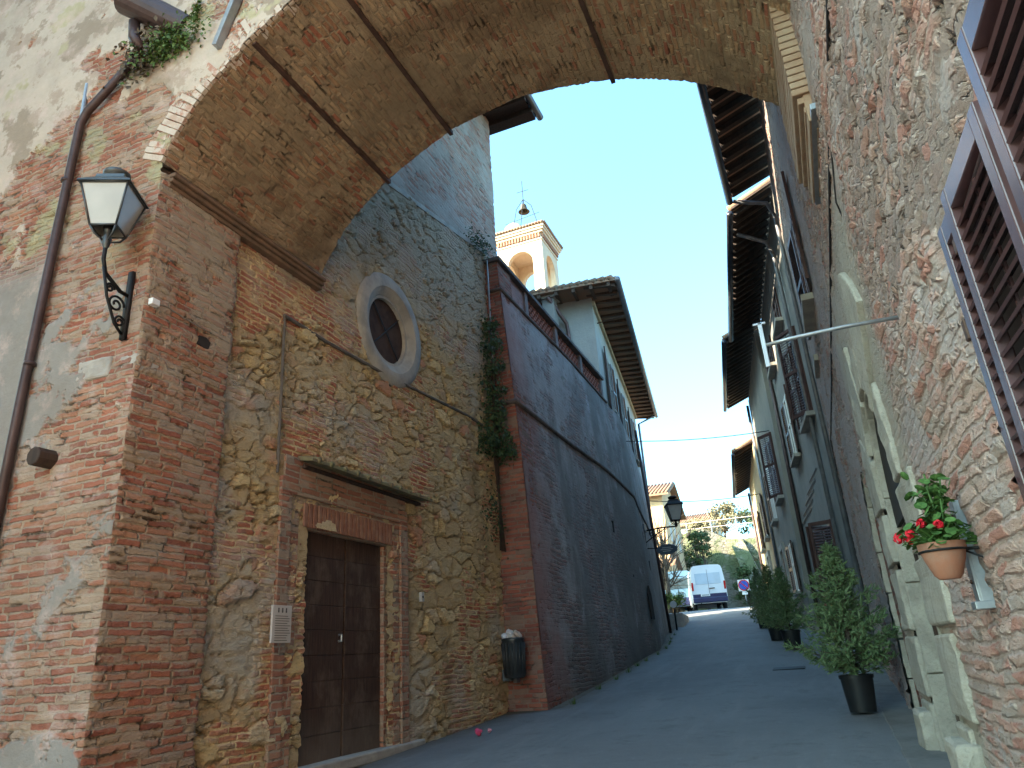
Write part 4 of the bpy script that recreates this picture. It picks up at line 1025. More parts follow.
for i in range(4): b.face([cs_[i], cs_[(i+1) % 4], ap])
b.face(cs_[::-1]); rt = b.build('roof', M_tile, tw)
b = MB()
for k in range(18):
    s_ = -e+2*e*(k+.5)/18; t_ = 1-abs(s_)/e
    for (p0,) in ((Vector((cxm+s_, cym-e, 23.45)),), (Vector((cxm+e, cym+s_, 23.45)),)): b.tube([p0, p0.lerp(ap, t_*.95+.02)], .09, 6)
b.build('tiles', M_tile, rt, smooth=True)
b = MB(); b.lathe([(.62, 0), (.60, .25), (.50, .50), (.30, .70), (.02, .80)], (cxm-.5, cym-.6, 23.7), 20); b.build('dome', M_tower, tw, smooth=True)
bx, by, bz = cxm+.30, cym-.9, 24.9
b = MB(); b.lathe([(.0, .52), (.10, .50), (.16, .42), (.19, .22), (.24, .08), (.33, 0), (.30, -.0), (.2, .05)], (bx, by, bz), 20)
b.build('bell', mat_plain('bronze', (.11, .085, .055), .5, .3, 6, 0, .6), tw, smooth=True)
b = MB()
for s_ in (-.75, .75): b.tube([(bx+s_*1.1, by, 23.6), (bx+s_*.6, by, 25.2), (bx, by, 25.75)], .022, 6)
b.tube([(bx, by-.7, 23.6), (bx, by, 25.75), (bx, by, 27.0)], .022, 6); b.tube([(bx-.35, by, 26.3), (bx+.35, by, 26.3)], .018, 6); b.tube([(bx, by, 25.75), (bx, by, 25.4)], .03, 6)
b.tube([(bx-1.2, by, 24.4), (bx+.9, by, 24.6)], .016, 6)
b.build('bell_frame', M_iron, tw)
tw.location.z += .45

# ------------------------------------------------------------------ far end of the street
M_or = mat_plaster('ochre_plaster', (.62, .42, .24), (.56, .38, .22), (.66, .48, .30))
M_cr = mat_plaster('cream_plaster', (.60, .54, .45), (.54, .48, .40), (.64, .58, .5))
def simple_house(name, label, c, dims, zb, zt, rot, mat, wins=(), rise=1.2, ov=.5, roofm=None):
    t = thing(name, label, 'house', (c[0], c[1], zb)); Rz = Matrix.Rotation(R_(rot), 3, 'Z'); C3 = Vector((*c, 0))
    w_, d_ = dims
    Q = lambda x, y, z: C3+Rz @ Vector((x, y, 0))+Vector((0, 0, z))
    b = MB(); x, y = w_/2, d_/2
    b.prism([Q(-x, -y, zb-2), Q(x, -y, zb-2), Q(x, y, zb-2), Q(-x, y, zb-2)], (0, 0, zt-zb+2))
    b.prism([Q(-x, -y, zt), Q(-x, y, zt), Q(-x, 0, zt+rise-.12)], Rz @ Vector((2*x, 0, 0)))
    b.build('wall', mat, t)
    b = MB()
    for sy in (-1, 1):
        p = [Q(-x-ov, sy*(y+ov), zt-.25), Q(x+ov, sy*(y+ov), zt-.25), Q(x+ov, 0, zt+rise), Q(-x-ov, 0, zt+rise)]
        b.prism(p, (0, 0, .12))
    r_ = b.build('roof', roofm or M_tile, t)
    b = MB(); n = int((2*x+2*ov)/.25)
    for k in range(n):
        xx = -x-ov+.12+k*.25; b.tube([Q(xx, -(y+ov), zt-.10), Q(xx, 0, zt+rise+.15)], .09, 6)
    b.build('tiles', roofm or M_tile, r_, smooth=True)
    for (face, s_, z0, ww, hh) in wins:
        if face == 'f': o_, dx, nn = Q(s_, -y, 0), Rz @ Vector((1, 0, 0)), Rz @ Vector((0, -1, 0))
        else: o_, dx, nn = Q(x, s_, 0), Rz @ Vector((0, 1, 0)), Rz @ Vector((1, 0, 0))
        rt_ = Matrix((dx, -nn, Vector((0, 0, 1)))).transposed(); b = MB()
        for e in (-ww/2, ww/2, 0): b.box(o_+dx*e+nn*.02+Vector((0, 0, z0+hh/2)), (.07, .06, hh), rt_)
        for e in (0, hh): b.box(o_+nn*.02+Vector((0, 0, z0+e)), (ww+.068, .058, .07), rt_)
        wn = b.build('window', M_white, t); MB().box(o_+nn*.008+Vector((0, 0, z0+hh/2)), (ww, .02, hh), rt_).build('pane', M_glass, wn)
        if face == 'f':
            b = MB()
            for sg in (-1, 1): b.box(o_+dx*sg*(ww*.76)+nn*.03+Vector((0, 0, z0+hh/2)), (ww*.46, .04, hh), rt_)
            b.build('shutter', M_shut, wn)
    return t
simple_house('ochre_house', 'tall ochre house with shutters beyond the end of the terrace wall', (-12.6, 52.6), (7.0, 10.0), 3.9, 11.5, 4, M_or,
    [('f', -1.5, 8.2, .8, 1.5), ('f', 1.2, 8.2, .8, 1.5), ('f', .0, 5.0, .8, 1.4), ('r', -2.6, 8.6, .7, 1.2), ('r', 0, 8.6, .7, 1.2), ('r', 2.2, 8.4, .7, 1.2)], rise=1.5)
simple_house('ochre_annex', 'low ochre outbuilding with a tiled lean-to roof behind the blue van', (-10.5, 49.4), (3.1, 4.2), 3.75, 6.9, 4, M_or, [('f', .2, 4.6, .7, .9)], rise=.7, ov=.4)
simple_house('cream_house', 'distant cream house on the slope behind the ochre house', (-11.0, 72), (5, 6), 8, 12.6, -6, M_cr, [('f', -1, 11, .8, 1.2), ('f', 1.4, 11, .8, 1.2)], rise=1.1)
# hillside rising behind the bend
def hz(x, y):
    t = np.clip((y-62)/60, 0, 1); base = 3.9+9.0*(t*t*(3-2*t))+6*np.clip((y-120)/120, 0, 1)+1.2*math.sin(x*.07+1)*t
    return float(base)
b = MB(); b.fixn = False
xs = lin(-120, 110, 70); ys = lin(60.5, 320, 60)
b.grid([[(x, y, hz(x, y)+.5*random.random()) for y in ys] for x in xs][::-1], [[(x, y) for y in ys] for x in xs][::-1])
o = b.build('hillside', mat_plain('hill_grass', (.10, .11, .045), .95, .4, .5, .0, c2=(.17, .14, .085)), smooth=True); o['kind'] = 'structure'
rw = thing('stone_retaining_wall', 'tall pale stone retaining wall with a sloping buttress at the bend behind the white van', 'retaining wall', (-6, 60.4, 3.9))
M_far = mat_rubble('far_stone', [(.28, .26, .21), (.24, .22, .18), (.32, .30, .25), (.21, .21, .16)], (.26, .24, .20), su=1.6, sv=2.4, depth=.05, disp=False,
    stain=[((.10, .13, .055), lambda N, u, v, p: N.mul(N.sm(N.add(N.noise(N.vec(u, v, 3.0), .35, 5, .65), N.mul(N.sm(v, 6.0, 10.0), .08)), .50, .60), .85))])
b = MB(); b.fixn = False
xs = lin(-22, 12, 80)
def wtop(x): return 10.0+.25*math.sin(x*1.3)+.6*math.sin(x*.5)
rows = [[(x, 60.2+.10*t*8+.15*math.sin(x*2+t*9), lerp(3.2, wtop(x), t)) for t in lin(0, 1, 30)] for x in xs]
b.grid(rows, [[(q_[0], q_[2]) for q_ in r] for r in rows]); b.build('wall', M_far, rw, smooth=True)
b = MB(); b.prism([(-6.2, 60.3, 9.6), (-5.2, 60.3, 9.6), (-3.2, 57.6, 3.6), (-4.6, 57.6, 3.6)], (.0, 2.0, 0)); b.build('buttress', M_far, rw, bevel=.05)

# trees: tapered trunk, limbs, leaf faces in clumps
def far_tree(name, label, c, h, r, leafm, nclump=26, leaf=.22, per=110, bare=False, group=None, trunk_h=.35):
    t = thing(name, label, 'tree', c, group); c = Vector(c); tb = MB(); lb = MB(); lb.fixn = False
    top = c+Vector((random.uniform(-.2, .2), random.uniform(-.2, .2), h*.85))
    tb.tube([c-Vector((0, 0, .4)), c.lerp(top, .35)+Vector((.08, 0, 0)), c.lerp(top, .7), top], [h*.028, h*.022, h*.013, h*.004], 8)
    for k in range(nclump):
        a = random.uniform(0, 6.283); z = random.uniform(trunk_h, 1); rr = r*math.sqrt(random.uniform(.05, 1))*(1-.75*abs(z-.62)/.5 if z > .5 else .85)
        q_ = c+Vector((math.cos(a)*rr, math.sin(a)*rr, h*z)); base = c.lerp(top, max(.25, z*.75-.1))
        mid = base.lerp(q_, .5)+Vector((0, 0, -.08*h*random.random())); tb.tube([base, mid, q_], [h*.010, h*.007, h*.002], 5)
        if bare:
            for j in range(5):
                e = q_+Vector([random.gauss(0, .14*h) for _ in range(3)]); tb.tube([mid, mid.lerp(e, .5)+Vector((0, 0, .05)), e], [h*.004, h*.003, h*.001], 4)
        cr_ = r*random.uniform(.20, .40)
        for j in range(per):
            d_ = Vector([random.gauss(0, 1) for _ in range(3)]); d_.z *= .75; d_ = d_.normalized()*cr_*random.random()**.45
            leaf_quad(lb, q_+d_, d_.normalized()+Vector((0, 0, .4)), leaf)
    tb.build('trunk', M_bark, t, smooth=True)
    if per: lb.build('crown', leafm, t)
    return t
M_bark = mat_plain('bark', (.13, .10, .075), .95, .4, 12, .01)
M_lf1 = mat_leaf('far_leaf', (.045, .075, .025), (.075, .11, .04), (.12, .14, .06))
M_lf2 = mat_leaf('far_leaf_dark', (.03, .055, .02), (.05, .08, .03), (.08, .10, .045))
M_lf3 = mat_leaf('autumn_leaf', (.13, .115, .065), (.17, .15, .085), (.21, .185, .11))
spots = [(-10.2, 58.8, 3.9, 6.6, 1.7, M_lf2, 'dark bushy evergreen against the retaining wall right of the ochre house'), (-8.3, 58.6, 3.9, 6.2, 1.5, M_lf1, 'mid green bushy tree in front of the retaining wall, above the white van'),
    (-6.9, 64, 9.6, 3.4, 2.3, M_lf3, 'brownish autumn tree on top of the retaining wall above the white van'), (-4.0, 65, 9.6, 3.0, 2.1, M_lf1, 'green tree on top of the retaining wall nearest the yellow house'),
    (-2.9, 58.4, 3.8, 6.2, 1.3, M_lf3, 'thin yellowish tree close behind the end of the right hand houses'), (-9.4, 66, 9.7, 2.6, 1.6, M_lf3, 'small tawny tree on the wall top beside the cream house'),
    (-5.4, 58.9, 3.8, 3.3, .9, M_lf1, 'small leafy shrub tree at the foot of the buttress'), (0, 70, 10.5, 4, 2.6, M_lf1, 'green tree on the slope hidden half by the yellow house')]
for (x, y, z, h, r, mm, lab) in spots: far_tree('tree', lab, (x, y, z), h, r, mm, 24, .24, 80)
far_tree('bare_tree', 'bare leafless tree in front of the ochre house', (-8.6, 44.5, 3.7), 6.0, 1.6, None, 26, per=0, bare=True)
for k in range(26):
    x = random.uniform(-60, 40); y = random.uniform(90, 190)
    if k < 26: far_tree('hill_tree', 'tree in the wood on the far hillside', (x, y, hz(x, y)), random.uniform(4, 6.5), random.uniform(2, 3), random.choice((M_lf1, M_lf2, M_lf3)), 12, .5, 40, group='trees on the far hillside')

# ------------------------------------------------------------------ houses behind the photographer and unseen blocks added to shade the street
t, *_ = house('shading_house', 'unseen plastered house block left behind the viewpoint, added to shade the archway', (-7.6, -14), 0, 15.5, -.5, 9.0, M_cr, 0)
for o in list(t.children): bpy.data.objects.remove(o, do_unlink=True)
MB().box((-11.6, -1.9, 7.6), (8, 7.4, 17.0)).build('wall', M_cr, t)  # unseen volume, added and sized to keep sun off archway and street
MB().box((-11.6, -1.9, 16.2), (9, 8.4, .25)).build('roof', M_tile, t)
for y in (-5, -2): MB().box((-7.57, y, 4.6), (.1, 1.0, 1.6)).build('window', M_shut, t)
b = MB(); b.fixn = False; xs = lin(-40, .6, 12); ys = lin(-34, -1.2, 14)
b.grid([[(x, y, gz(x, y)+.012) for y in ys] for x in xs][::-1], [[(x, y) for y in ys] for x in xs][::-1])
o = b.build('bounce_paving', mat_plain('pale_paving', (.42, .37, .30), .9, .25, 2.0, .004)); o['kind'] = 'structure'  # unseen pale ground added to bounce sunlight onto vault and left walls
t = thing('van_shade_block', 'unseen block behind the bell tower, added to shade the vans', 'house', (-16, 34, 3))
MB().box((-16, 34, 8.0), (6, 7, 14)).build('wall', M_cr, t); MB().box((-16, 34, 15.1), (6.8, 7.8, .25)).build('roof', M_tile, t)  # added out of view so that its shadow falls on the vans
t = thing('street_shade_block', 'unseen tall block behind chapel and terrace wall, added to shade the right hand houses', 'house', (-12.5, 14.6, 1))
MB().box((-12.6, 14.5, 9.0), (6.4, 6.4, 17)).build('wall', M_cr, t); MB().box((-12.6, 14.5, 17.6), (7.2, 7.2, .25)).build('roof', M_tile, t)  # added out of view to block sun from the right hand facades
t = thing('long_house', 'long plain house on the right of the street behind the viewpoint', 'house', (2, -17, -1))
MB().box((4.2, -19.2, 4.0), (6.6, 22, 10.4)).build('wall', M_cr, t); MB().box((4.2, -19.2, 9.35), (7.6, 22.6, .25)).build('roof', M_tile, t)
for y in (-26, -22, -18, -14, -10): MB().box((.88, y, 5.5), (.1, 1.0, 1.6)).build('window', M_shut, t)

# ------------------------------------------------------------------ wall lantern on the archway
def lantern(t, c, s, glassm, ironm, rotz=0):
    """square tapering street lantern; c: centre of its bottom, s: height scale (1 = 0.62 m of glass)"""
    c = Vector(c); R3 = Matrix.Rotation(R_(rotz), 3, 'Z')
    Q = lambda x, y, z: c+R3 @ Vector((x*s, y*s, 0))+Vector((0, 0, z*s))
    lo, hi, H = .13, .235, .46
    b = MB(); g = MB()
    cs = [(-1, -1), (1, -1), (1, 1), (-1, 1)]
    for i in range(4):
        (x0, y0), (x1, y1) = cs[i], cs[(i+1) % 4]
        b.tube([Q(x0*lo, y0*lo, 0), Q(x0*hi, y0*hi, H)], .011*s, 6)
        b.tube([Q(x0*lo, y0*lo, 0), Q(x1*lo, y1*lo, 0)], .012*s, 6); b.tube([Q(x0*hi, y0*hi, H), Q(x1*hi, y1*hi, H)], .014*s, 6)
        b.tube([Q(x0*lo, y0*lo, 0), Q(x0*lo*.7, y0*lo*.7, -.08), Q(0, 0, -.14)], .011*s, 6)
        g.face([Q(x0*lo*.97, y0*lo*.97, .01), Q(x1*lo*.97, y1*lo*.97, .01), Q(x1*hi*.97, y1*hi*.97, H-.01), Q(x0*hi*.97, y0*hi*.97, H-.01)])
    b.lathe([(.0, -.19), (.035*s, -.18*s), (.05*s, -.10*s), (.03*s, -.04*s), (.05*s, 0)], c, 10)
    b.build('frame', ironm, t, smooth=True)
    g.build('glass', glassm, t)
    r = MB()
    lev = [(hi*1.13, H), (hi*1.10, H+.025), (hi*.62, H+.13), (hi*.60, H+.17)]
    for (a0, z0), (a1, z1) in zip(lev, lev[1:]):
        for i in range(4):
            (x0, y0), (x1, y1) = cs[i], cs[(i+1) % 4]
            r.face([Q(x0*a0, y0*a0, z0), Q(x1*a0, y1*a0, z0), Q(x1*a1, y1*a1, z1), Q(x0*a1, y0*a1, z1)])
    r.face([Q(x*hi*1.13, y*hi*1.13, H) for x, y in cs][::-1]); r.face([Q(x*hi*.6, y*hi*.6, H+.17) for x, y in cs])
    r.build('roof', ironm, t)
    k = MB(); k.lathe([(.07*s, 0), (.07*s, .03*s), (.13*s, .05*s), (.14*s, .09*s), (.10*s, .12*s), (.0, .13*s)], Q(0, 0, H+.17), 16); k.build('cap', ironm, t, smooth=True)
    k = MB(); k.lathe([(.045*s, .0), (.05*s, .10*s), (.03*s, .14*s), (.05*s, .2*s), (.045*s, .28*s), (0, .31*s)], Q(0, 0, 0), 12); k.build('lamp_holder', M_iron, t, smooth=True)
t = thing('wall_lantern', 'square lantern with frosted glass on a curly iron bracket on the archway corner', 'lantern', (-4.62, 3.4, 4.3))
M_lamp = mat_plain('lantern_metal', (.085, .095, .10), .35, .3, 8, .0, .5)
lantern(t, (-4.60, 3.28, 4.93), .74, M_blueglass, M_lamp, 28)
b = MB()
b.tube([(-4.60, 3.28, 4.86), (-4.60, 3.28, 4.68), (-4.61, 3.32, 4.58), (-4.63, 3.48, 4.50), (-4.64, Y0-.03, 4.50)], .016, 8)
b.box((-4.64, Y0-.03, 4.42), (.05, .03, .60))
b.tube([(-4.64, Y0-.05, 4.16), (-4.63, 3.47, 4.22), (-4.61, 3.36, 4.40), (-4.60, 3.29, 4.62)], .012, 6)
def scroll(b, c, r0, turns, ax1, ax2, rad, sgn=1):
    c, ax1, ax2 = Vector(c), Vector(ax1), Vector(ax2); pts = []
    for k in range(28):
        a = sgn*turns*2*math.pi*k/27; r = r0*(1-.8*k/27); pts.append(c+ax1*r*math.cos(a)+ax2*r*math.sin(a))
    b.tube(pts, rad, 5)
for (y, z, r) in ((3.46, 4.38, .075), (3.51, 4.25, .05), (3.39, 4.49, .04)): scroll(b, (-4.63, y, z), r, 1.6, (0, 1, 0), (0, 0, 1), .010)
b.build('bracket', M_iron, t, smooth=True)
t = thing('junction_box', 'small white electric box with a cable on the pier edge under the lantern', 'junction box', (-4.46, 3.62, 4.44))
MB().box((-4.465, 3.66, 4.44), (.06, .075, .055)).build('box', M_white, t, bevel=.006)
MB().tube([(-4.475, 3.71, 4.45), (-4.475, 3.8, 4.47), (-4.475, 4.0, 4.44), (-4.475, 4.25, 4.43), (-4.48, 4.5, 4.42)], .006, 6).build('cable', mat_plain('dusty_thin_cable', (.22, .18, .14), .8), t)
o = MB().prism([(XL-.01, 4.15, 4.28), (XL-.01, 4.27, 4.26), (XL-.01, 4.29, 4.34), (XL-.01, 4.24, 4.37), (XL-.01, 4.16, 4.36)], (.03, 0, 0)).build('putlog_hole', M_hole, arch, label=None)  # thin dark plate on the pier, coloured like the shade in a hole
# plaque beside the door
t = thing('notice_plaque', 'pale information plaque fixed to the wall left of the wooden door', 'plaque', (-4.46, 5.29, 2.03))
MB().box((-4.40, 5.29, 2.03), (.02, .25, .31)).build('panel', mat_plain('plaque_face', (.50, .46, .42), .4, .1, 4), t, bevel=.003)
b = MB()
for y in (5.24, 5.29, 5.34): b.lathe([(0, .0), (.010, .0)], (-4.3885, y, 2.155), 10, Matrix.Rotation(R_(90), 3, 'Y')); b.box((-4.3885, y, 2.135), (.002, .016, .022))
for k in range(11):
    L_ = random.uniform(.15, .2); b.box((-4.3885, 5.20+L_/2, 2.095-.02*k), (.002, L_, .005))
b.build('lettering', mat_plain('plaque_ink', (.08, .07, .065), .6), t)
t = tag(MB().box((-4.40, 7.76, 2.38), (.03, .075, .11)).build('doorbell', mat_plain('bell_plate', (.42, .40, .37), .45), bevel=.006), 'small pale doorbell plate on the wall right of the wooden door', 'doorbell')
MB().lathe([(0, .006), (.012, .004), (.014, 0)], (-4.385, 7.76, 2.38), 12, Matrix.Rotation(R_(90), 3, 'Y')).build('button', M_iron, t)

# litter bin on the pillar
t = thing('litter_bin', 'grey metal litter bin overfilled with rubbish on the brick corner of the terrace wall', 'bin', (-4.29, 10.18, 1.38))
bc = (-4.29, 10.20, 1.38)
b = MB(); b.lathe([(.0, .0), (.135, .0), (.15, .02), (.165, .50), (.172, .52), (.165, .54), (.155, .53), (.15, .45), (.0, .42)], bc, 24)
for k in range(20):
    a = k*2*math.pi/20; b.tube([(bc[0]+.15*math.cos(a), bc[1]+.15*math.sin(a), bc[2]+.05), (bc[0]+.168*math.cos(a), bc[1]+.168*math.sin(a), bc[2]+.47)], .008, 5)
b.build('bucket', mat_plain('bin_metal', (.075, .085, .09), .35, .3, 6, .001, .65), t, smooth=True)
b = MB(); b.box((-4.36, 10.42, 1.62), (.06, .12, .62)); b.box((-4.30, 10.39, 1.80), (.24, .03, .05)); b.build('post', M_bluepipe, t, bevel=.004)
b = MB(); b.box((-4.46, 10.33, 1.42), (.13, .10, .16)); b.build('meter_box', mat_plain('box_grey', (.12, .15, .16), .5), t, bevel=.01)
def crumple(c, r, mat, name, lab, cat, grp=None):
    me = bpy.data.meshes.new(name); bm = bmesh.new(); bmesh.ops.create_icosphere(bm, subdivisions=3, radius=r)
    for v in bm.verts:
        k = 1+.28*math.sin(v.co.x*40/r*.1+v.co.z*35+c[0]*9)+random.uniform(-.10, .10); v.co *= k; v.co.z *= .8
    bm.to_mesh(me); bm.free(); me.materials.append(mat); o = bpy.data.objects.new(name, me); COL.objects.link(o); o.location = c
    return tag(o, lab, cat, grp)
crumple((bc[0]-.06, bc[1], 1.955), .09, mat_plain('white_bag', (.62, .63, .66), .4, .2, 20, .001), 'rubbish_bag', 'crumpled white plastic bag sticking out of the litter bin', 'rubbish')
crumple((bc[0]+.07, bc[1]-.02, 1.95), .075, mat_plain('paper', (.55, .45, .38), .7, .3, 20), 'crumpled_paper', 'crumpled brownish paper on top of the litter bin', 'rubbish')
crumple((bc[0]+.01, bc[1]+.07, 1.96), .07, mat_plain('green_pack', (.10, .16, .12), .5, .3, 20), 'food_wrapper', 'dark green wrapper at the back of the overfull litter bin', 'rubbish')
o = crumple((-3.94, 8.2, gz(-4, 8.2)+.06), .045, mat_plain('pink_litter', (.55, .06, .14), .5, .3, 25), 'pink_litter', 'small bright pink scrap lying on the road by the rubble wall', 'litter')
o = crumple((-3.86, 8.33, gz(-4, 8.33)+.055), .025, mat_plain('pink_litter_pale', (.6, .25, .3), .5, .3, 25), 'paper_scrap', 'tiny pale pink scrap next to the pink litter on the road', 'litter')

# ------------------------------------------------------------------ potted conifers along the right side
M_con = mat_leaf('conifer_needle', (.07, .12, .048), (.12, .18, .075), (.18, .24, .115))
def conifer(label, x, y, h, r, pot_h, pot_r, seed, per=1.0):
    random.seed(seed); z = gz(x, y)+.03
    t = thing('potted_conifer', label, 'potted tree', (x, y, z), 'potted conifers along the right hand houses')
    pot = MB(); pot.lathe([(0, 0), (pot_r*.80, 0), (pot_r*.98, pot_h*.9), (pot_r*1.05, pot_h*.9), (pot_r*1.06, pot_h), (pot_r*.98, pot_h), (pot_r*.95, pot_h*.88), (0, pot_h*.88)], (x, y, z), 28)
    pot.build('pot', M_black, t, smooth=True).modifiers.new('es', 'EDGE_SPLIT').split_angle = R_(35)
    MB().lathe([(0, .012), (pot_r*.6, .008), (pot_r*.94, 0)], (x, y, z+pot_h*.89), 20).build('soil', mat_plain('potting_soil', (.05, .035, .025), .95), t)
    tr = MB(); tr.tube([(x, y, z+pot_h*.8), (x+.01, y, z+h*.6), (x, y, z+h)], [.028, .018, .004], 8)
    lv = MB(); lv.fixn = False; z0 = z+pot_h+.03
    nb = int(150*per)
    for k in range(nb):
        f = (k+random.random())/nb; f = f**1.15
        zz = lerp(z0, z+h*.97, f); prof = (1-f)**.95*(.72+.28*min(1, f*7))*random.uniform(.55, 1.2); L = max(.05, r*prof)
        a = k*2.399963+random.uniform(-.4, .4); up = random.uniform(.10, .55)+.5*f
        d = Vector((math.cos(a), math.sin(a), up)).normalized(); base = Vector((x, y, zz-.10*L))
        tip = base+d*L; tr.tube([base, base.lerp(tip, .5)+Vector((0, 0, -.03*L)), tip], [.006, .004, .0015], 4)
        m = int((6+L*36))
        for j in range(m):
            s_ = random.uniform(.15, 1.0)
            p = base+d*L*s_+Vector((0, 0, -.03*L*math.sin(s_*3.14)))
            side = Vector([random.gauss(0, 1) for _ in range(3)]); side = (side-d*side.dot(d)).normalized()
            dd = (d*random.uniform(.5, 1.0)+side*random.uniform(.5, 1.0)).normalized(); ll = random.uniform(.05, .12)
            ww = dd.cross(Vector([random.gauss(0, 1) for _ in range(3)])).normalized()*.0065
            lv.face([p-ww, p+dd*ll*.5-ww*1.5, p+dd*ll, p+dd*ll*.5+ww*1.5]); 
            w2 = dd.cross(ww).normalized()*.0065
            for sg in (-1, 1):
                for q_ in (.25, .5, .75):
                    pp_ = p+dd*ll*q_; e = pp_+(dd*.6+ww.normalized()*sg).normalized()*ll*.42; lv.face([pp_-w2, e, pp_+w2])
    tr.build('trunk', M_bark, t, smooth=True); lv.build('crown', M_con, t)
    return t
conifer('tallest potted conifer, in a black pot nearest the arched stone doorway', -.06+.19, 9.0, 1.72, .70, .36, .165, 3)
conifer('potted conifer in a black pot, second from the arched stone doorway', -.80, 16.4, 1.60, .62, .36, .19, 4, .8)
conifer('potted conifer third from the arched stone doorway, half hidden behind the second', -1.2, 18.6, 1.7, .70, .34, .19, 5, .8)
conifer('potted conifer farthest up the street, by the yellow house', -1.75, 22.8, 1.7, .62, .34, .2, 6, .7)
random.seed(11)

# ------------------------------------------------------------------ geranium pot hung on the stone house
t = thing('geranium_pot', 'terracotta pot of red geraniums on an iron ring beside the arched doorway', 'flower pot', (.46, 3.28, 1.78))
pc = (.452, 3.28, 1.79)
b = MB(); b.lathe([(0, 0), (.036, 0), (.050, .016), (.070, .070), (.080, .108), (.084, .110), (.085, .136), (.077, .137), (.072, .12), (0, .112)], pc, 32)
b.build('pot', M_terra, t, smooth=True).modifiers.new('es', 'EDGE_SPLIT').split_angle = R_(35)
b = MB(); ring = [(pc[0]+.083*math.cos(a), pc[1]+.083*math.sin(a), pc[2]+.106) for a in lin(0, 2*math.pi, 25)]; b.tube(ring, .005, 6)
b.tube([(pc[0]+.08, pc[1], pc[2]+.106), (XR+.03, pc[1], pc[2]+.106)], .006, 6); b.tube([(pc[0]+.075, pc[1], pc[2]+.10), (XR+.03, pc[1], pc[2]+.03)], .004, 6); b.build('ring', M_iron, t, smooth=True)
M_ger = mat_leaf('geranium_leaf', (.03, .075, .018), (.055, .12, .03), (.09, .18, .045))
M_red = mat_leaf('geranium_petal', (.50, .008, .02), (.62, .015, .03), (.70, .03, .06))
lv = MB(); st = MB(); fl = MB(); lv.fixn = fl.fixn = False
top = Vector((pc[0], pc[1], pc[2]+.115))
def round_leaf(b, c, nrm, r, n=7):
    nrm = Vector(nrm).normalized(); t_ = nrm.orthogonal().normalized(); s_ = nrm.cross(t_); c = Vector(c); a0 = random.uniform(0, 6.28)
    pts = [c+(t_*math.cos(a0+6.283*k/n)+s_*math.sin(a0+6.283*k/n))*r*random.uniform(.82, 1.1)+nrm*r*.18 for k in range(n)]
    for k in range(n): b.face([c, pts[k], pts[(k+1) % n]])
for k in range(150):
    a = random.uniform(0, 6.283); rr = random.uniform(.015, .135); hh = random.uniform(.0, .15)*(1-rr*4)+random.uniform(-.01, .02)
    q_ = top+Vector((math.cos(a)*rr, math.sin(a)*rr, hh)); round_leaf(lv, q_, (math.cos(a)*.5+random.gauss(0, .3), math.sin(a)*.5+random.gauss(0, .3), .9), random.uniform(.012, .023))
    st.tube([top+Vector((0, 0, -.03)), top.lerp(q_, .5)+Vector((0, 0, .01)), q_], .0022, 4)
for (dx, dy, hh) in ((.01, .02, .30), (.04, -.03, .22), (-.01, .04, .21), (.03, .05, .26), (.06, .02, .27), (.0, -.03, .24)):   # tall leafy shoots
    e = top+Vector((dx, dy, hh)); st.tube([top, top.lerp(e, .5)+Vector((.01, 0, 0)), e], .004, 5)
    for k in range(26):
        q_ = top.lerp(e, .2+.8*k/25)+Vector([random.gauss(0, .026) for _ in range(3)]); round_leaf(lv, q_, (random.gauss(0, .6), random.gauss(0, .6), .8), random.uniform(.014, .024))
for (dx, dy, hh, r) in ((-.10, .0, .05, .026), (-.085, .06, .085, .026), (-.135, .03, .06, .022), (-.03, .07, .10, .022), (.0, -.07, .085, .018), (-.10, -.03, .065, .016), (-.05, -.02, .10, .02)):
    e = top+Vector((dx, dy, hh)); st.tube([top, top.lerp(e, .6)+Vector((0, 0, .03)), e], .0026, 4)
    for k in range(46):
        d_ = Vector([random.gauss(0, 1) for _ in range(3)]).normalized(); round_leaf(fl, e+d_*r*random.uniform(.55, 1), d_, .008, 5)
lv.build('leaves', M_ger, t); st.build('stems', M_ger, t); fl.build('flowers', M_red, t)
t = thing('wall_channel', 'grey galvanised steel channel screwed upright to the stone wall beside the geranium pot', 'metal channel', (.6, 3.6, 1.7))
b = MB(); b.box((XR-.070, 3.42, 1.90), (.012, .085, .40)); b.box((XR-.035, 3.381, 1.90), (.065, .008, .396)); b.box((XR-.035, 3.459, 1.90), (.065, .008, .396)); b.box((XR-.060, 3.42, 1.69), (.07, .1, .03)); b.build('channel', M_galv, t, bevel=.003)
b = MB()
for z in (1.78, 2.04): b.lathe([(0, .008), (.008, .006), (.009, 0)], (XR-.077, 3.42, z), 8, Matrix.Rotation(R_(-90), 3, 'Y'))
b.build('screws', M_rust, t)
# empty sign bracket reaching over the street
t = thing('sign_bracket', 'empty grey metal sign arm sticking out over the street from the right wall', 'sign bracket', (XR, 3.68, 3.03))
b = MB(); b.tube([(XR+.03, 3.68, 3.045), (.35, 3.69, 3.06), (.10, 3.70, 3.06), (-.03, 3.70, 3.05)], .011, 8); b.build('arm', M_galv, t, smooth=True)
b = MB(); b.box((-.042, 3.70, 3.055), (.022, .012, .25)); b.box((-.045, 3.70, 3.175), (.065, .012, .012)); b.build('plate', M_galv, t, bevel=.002)

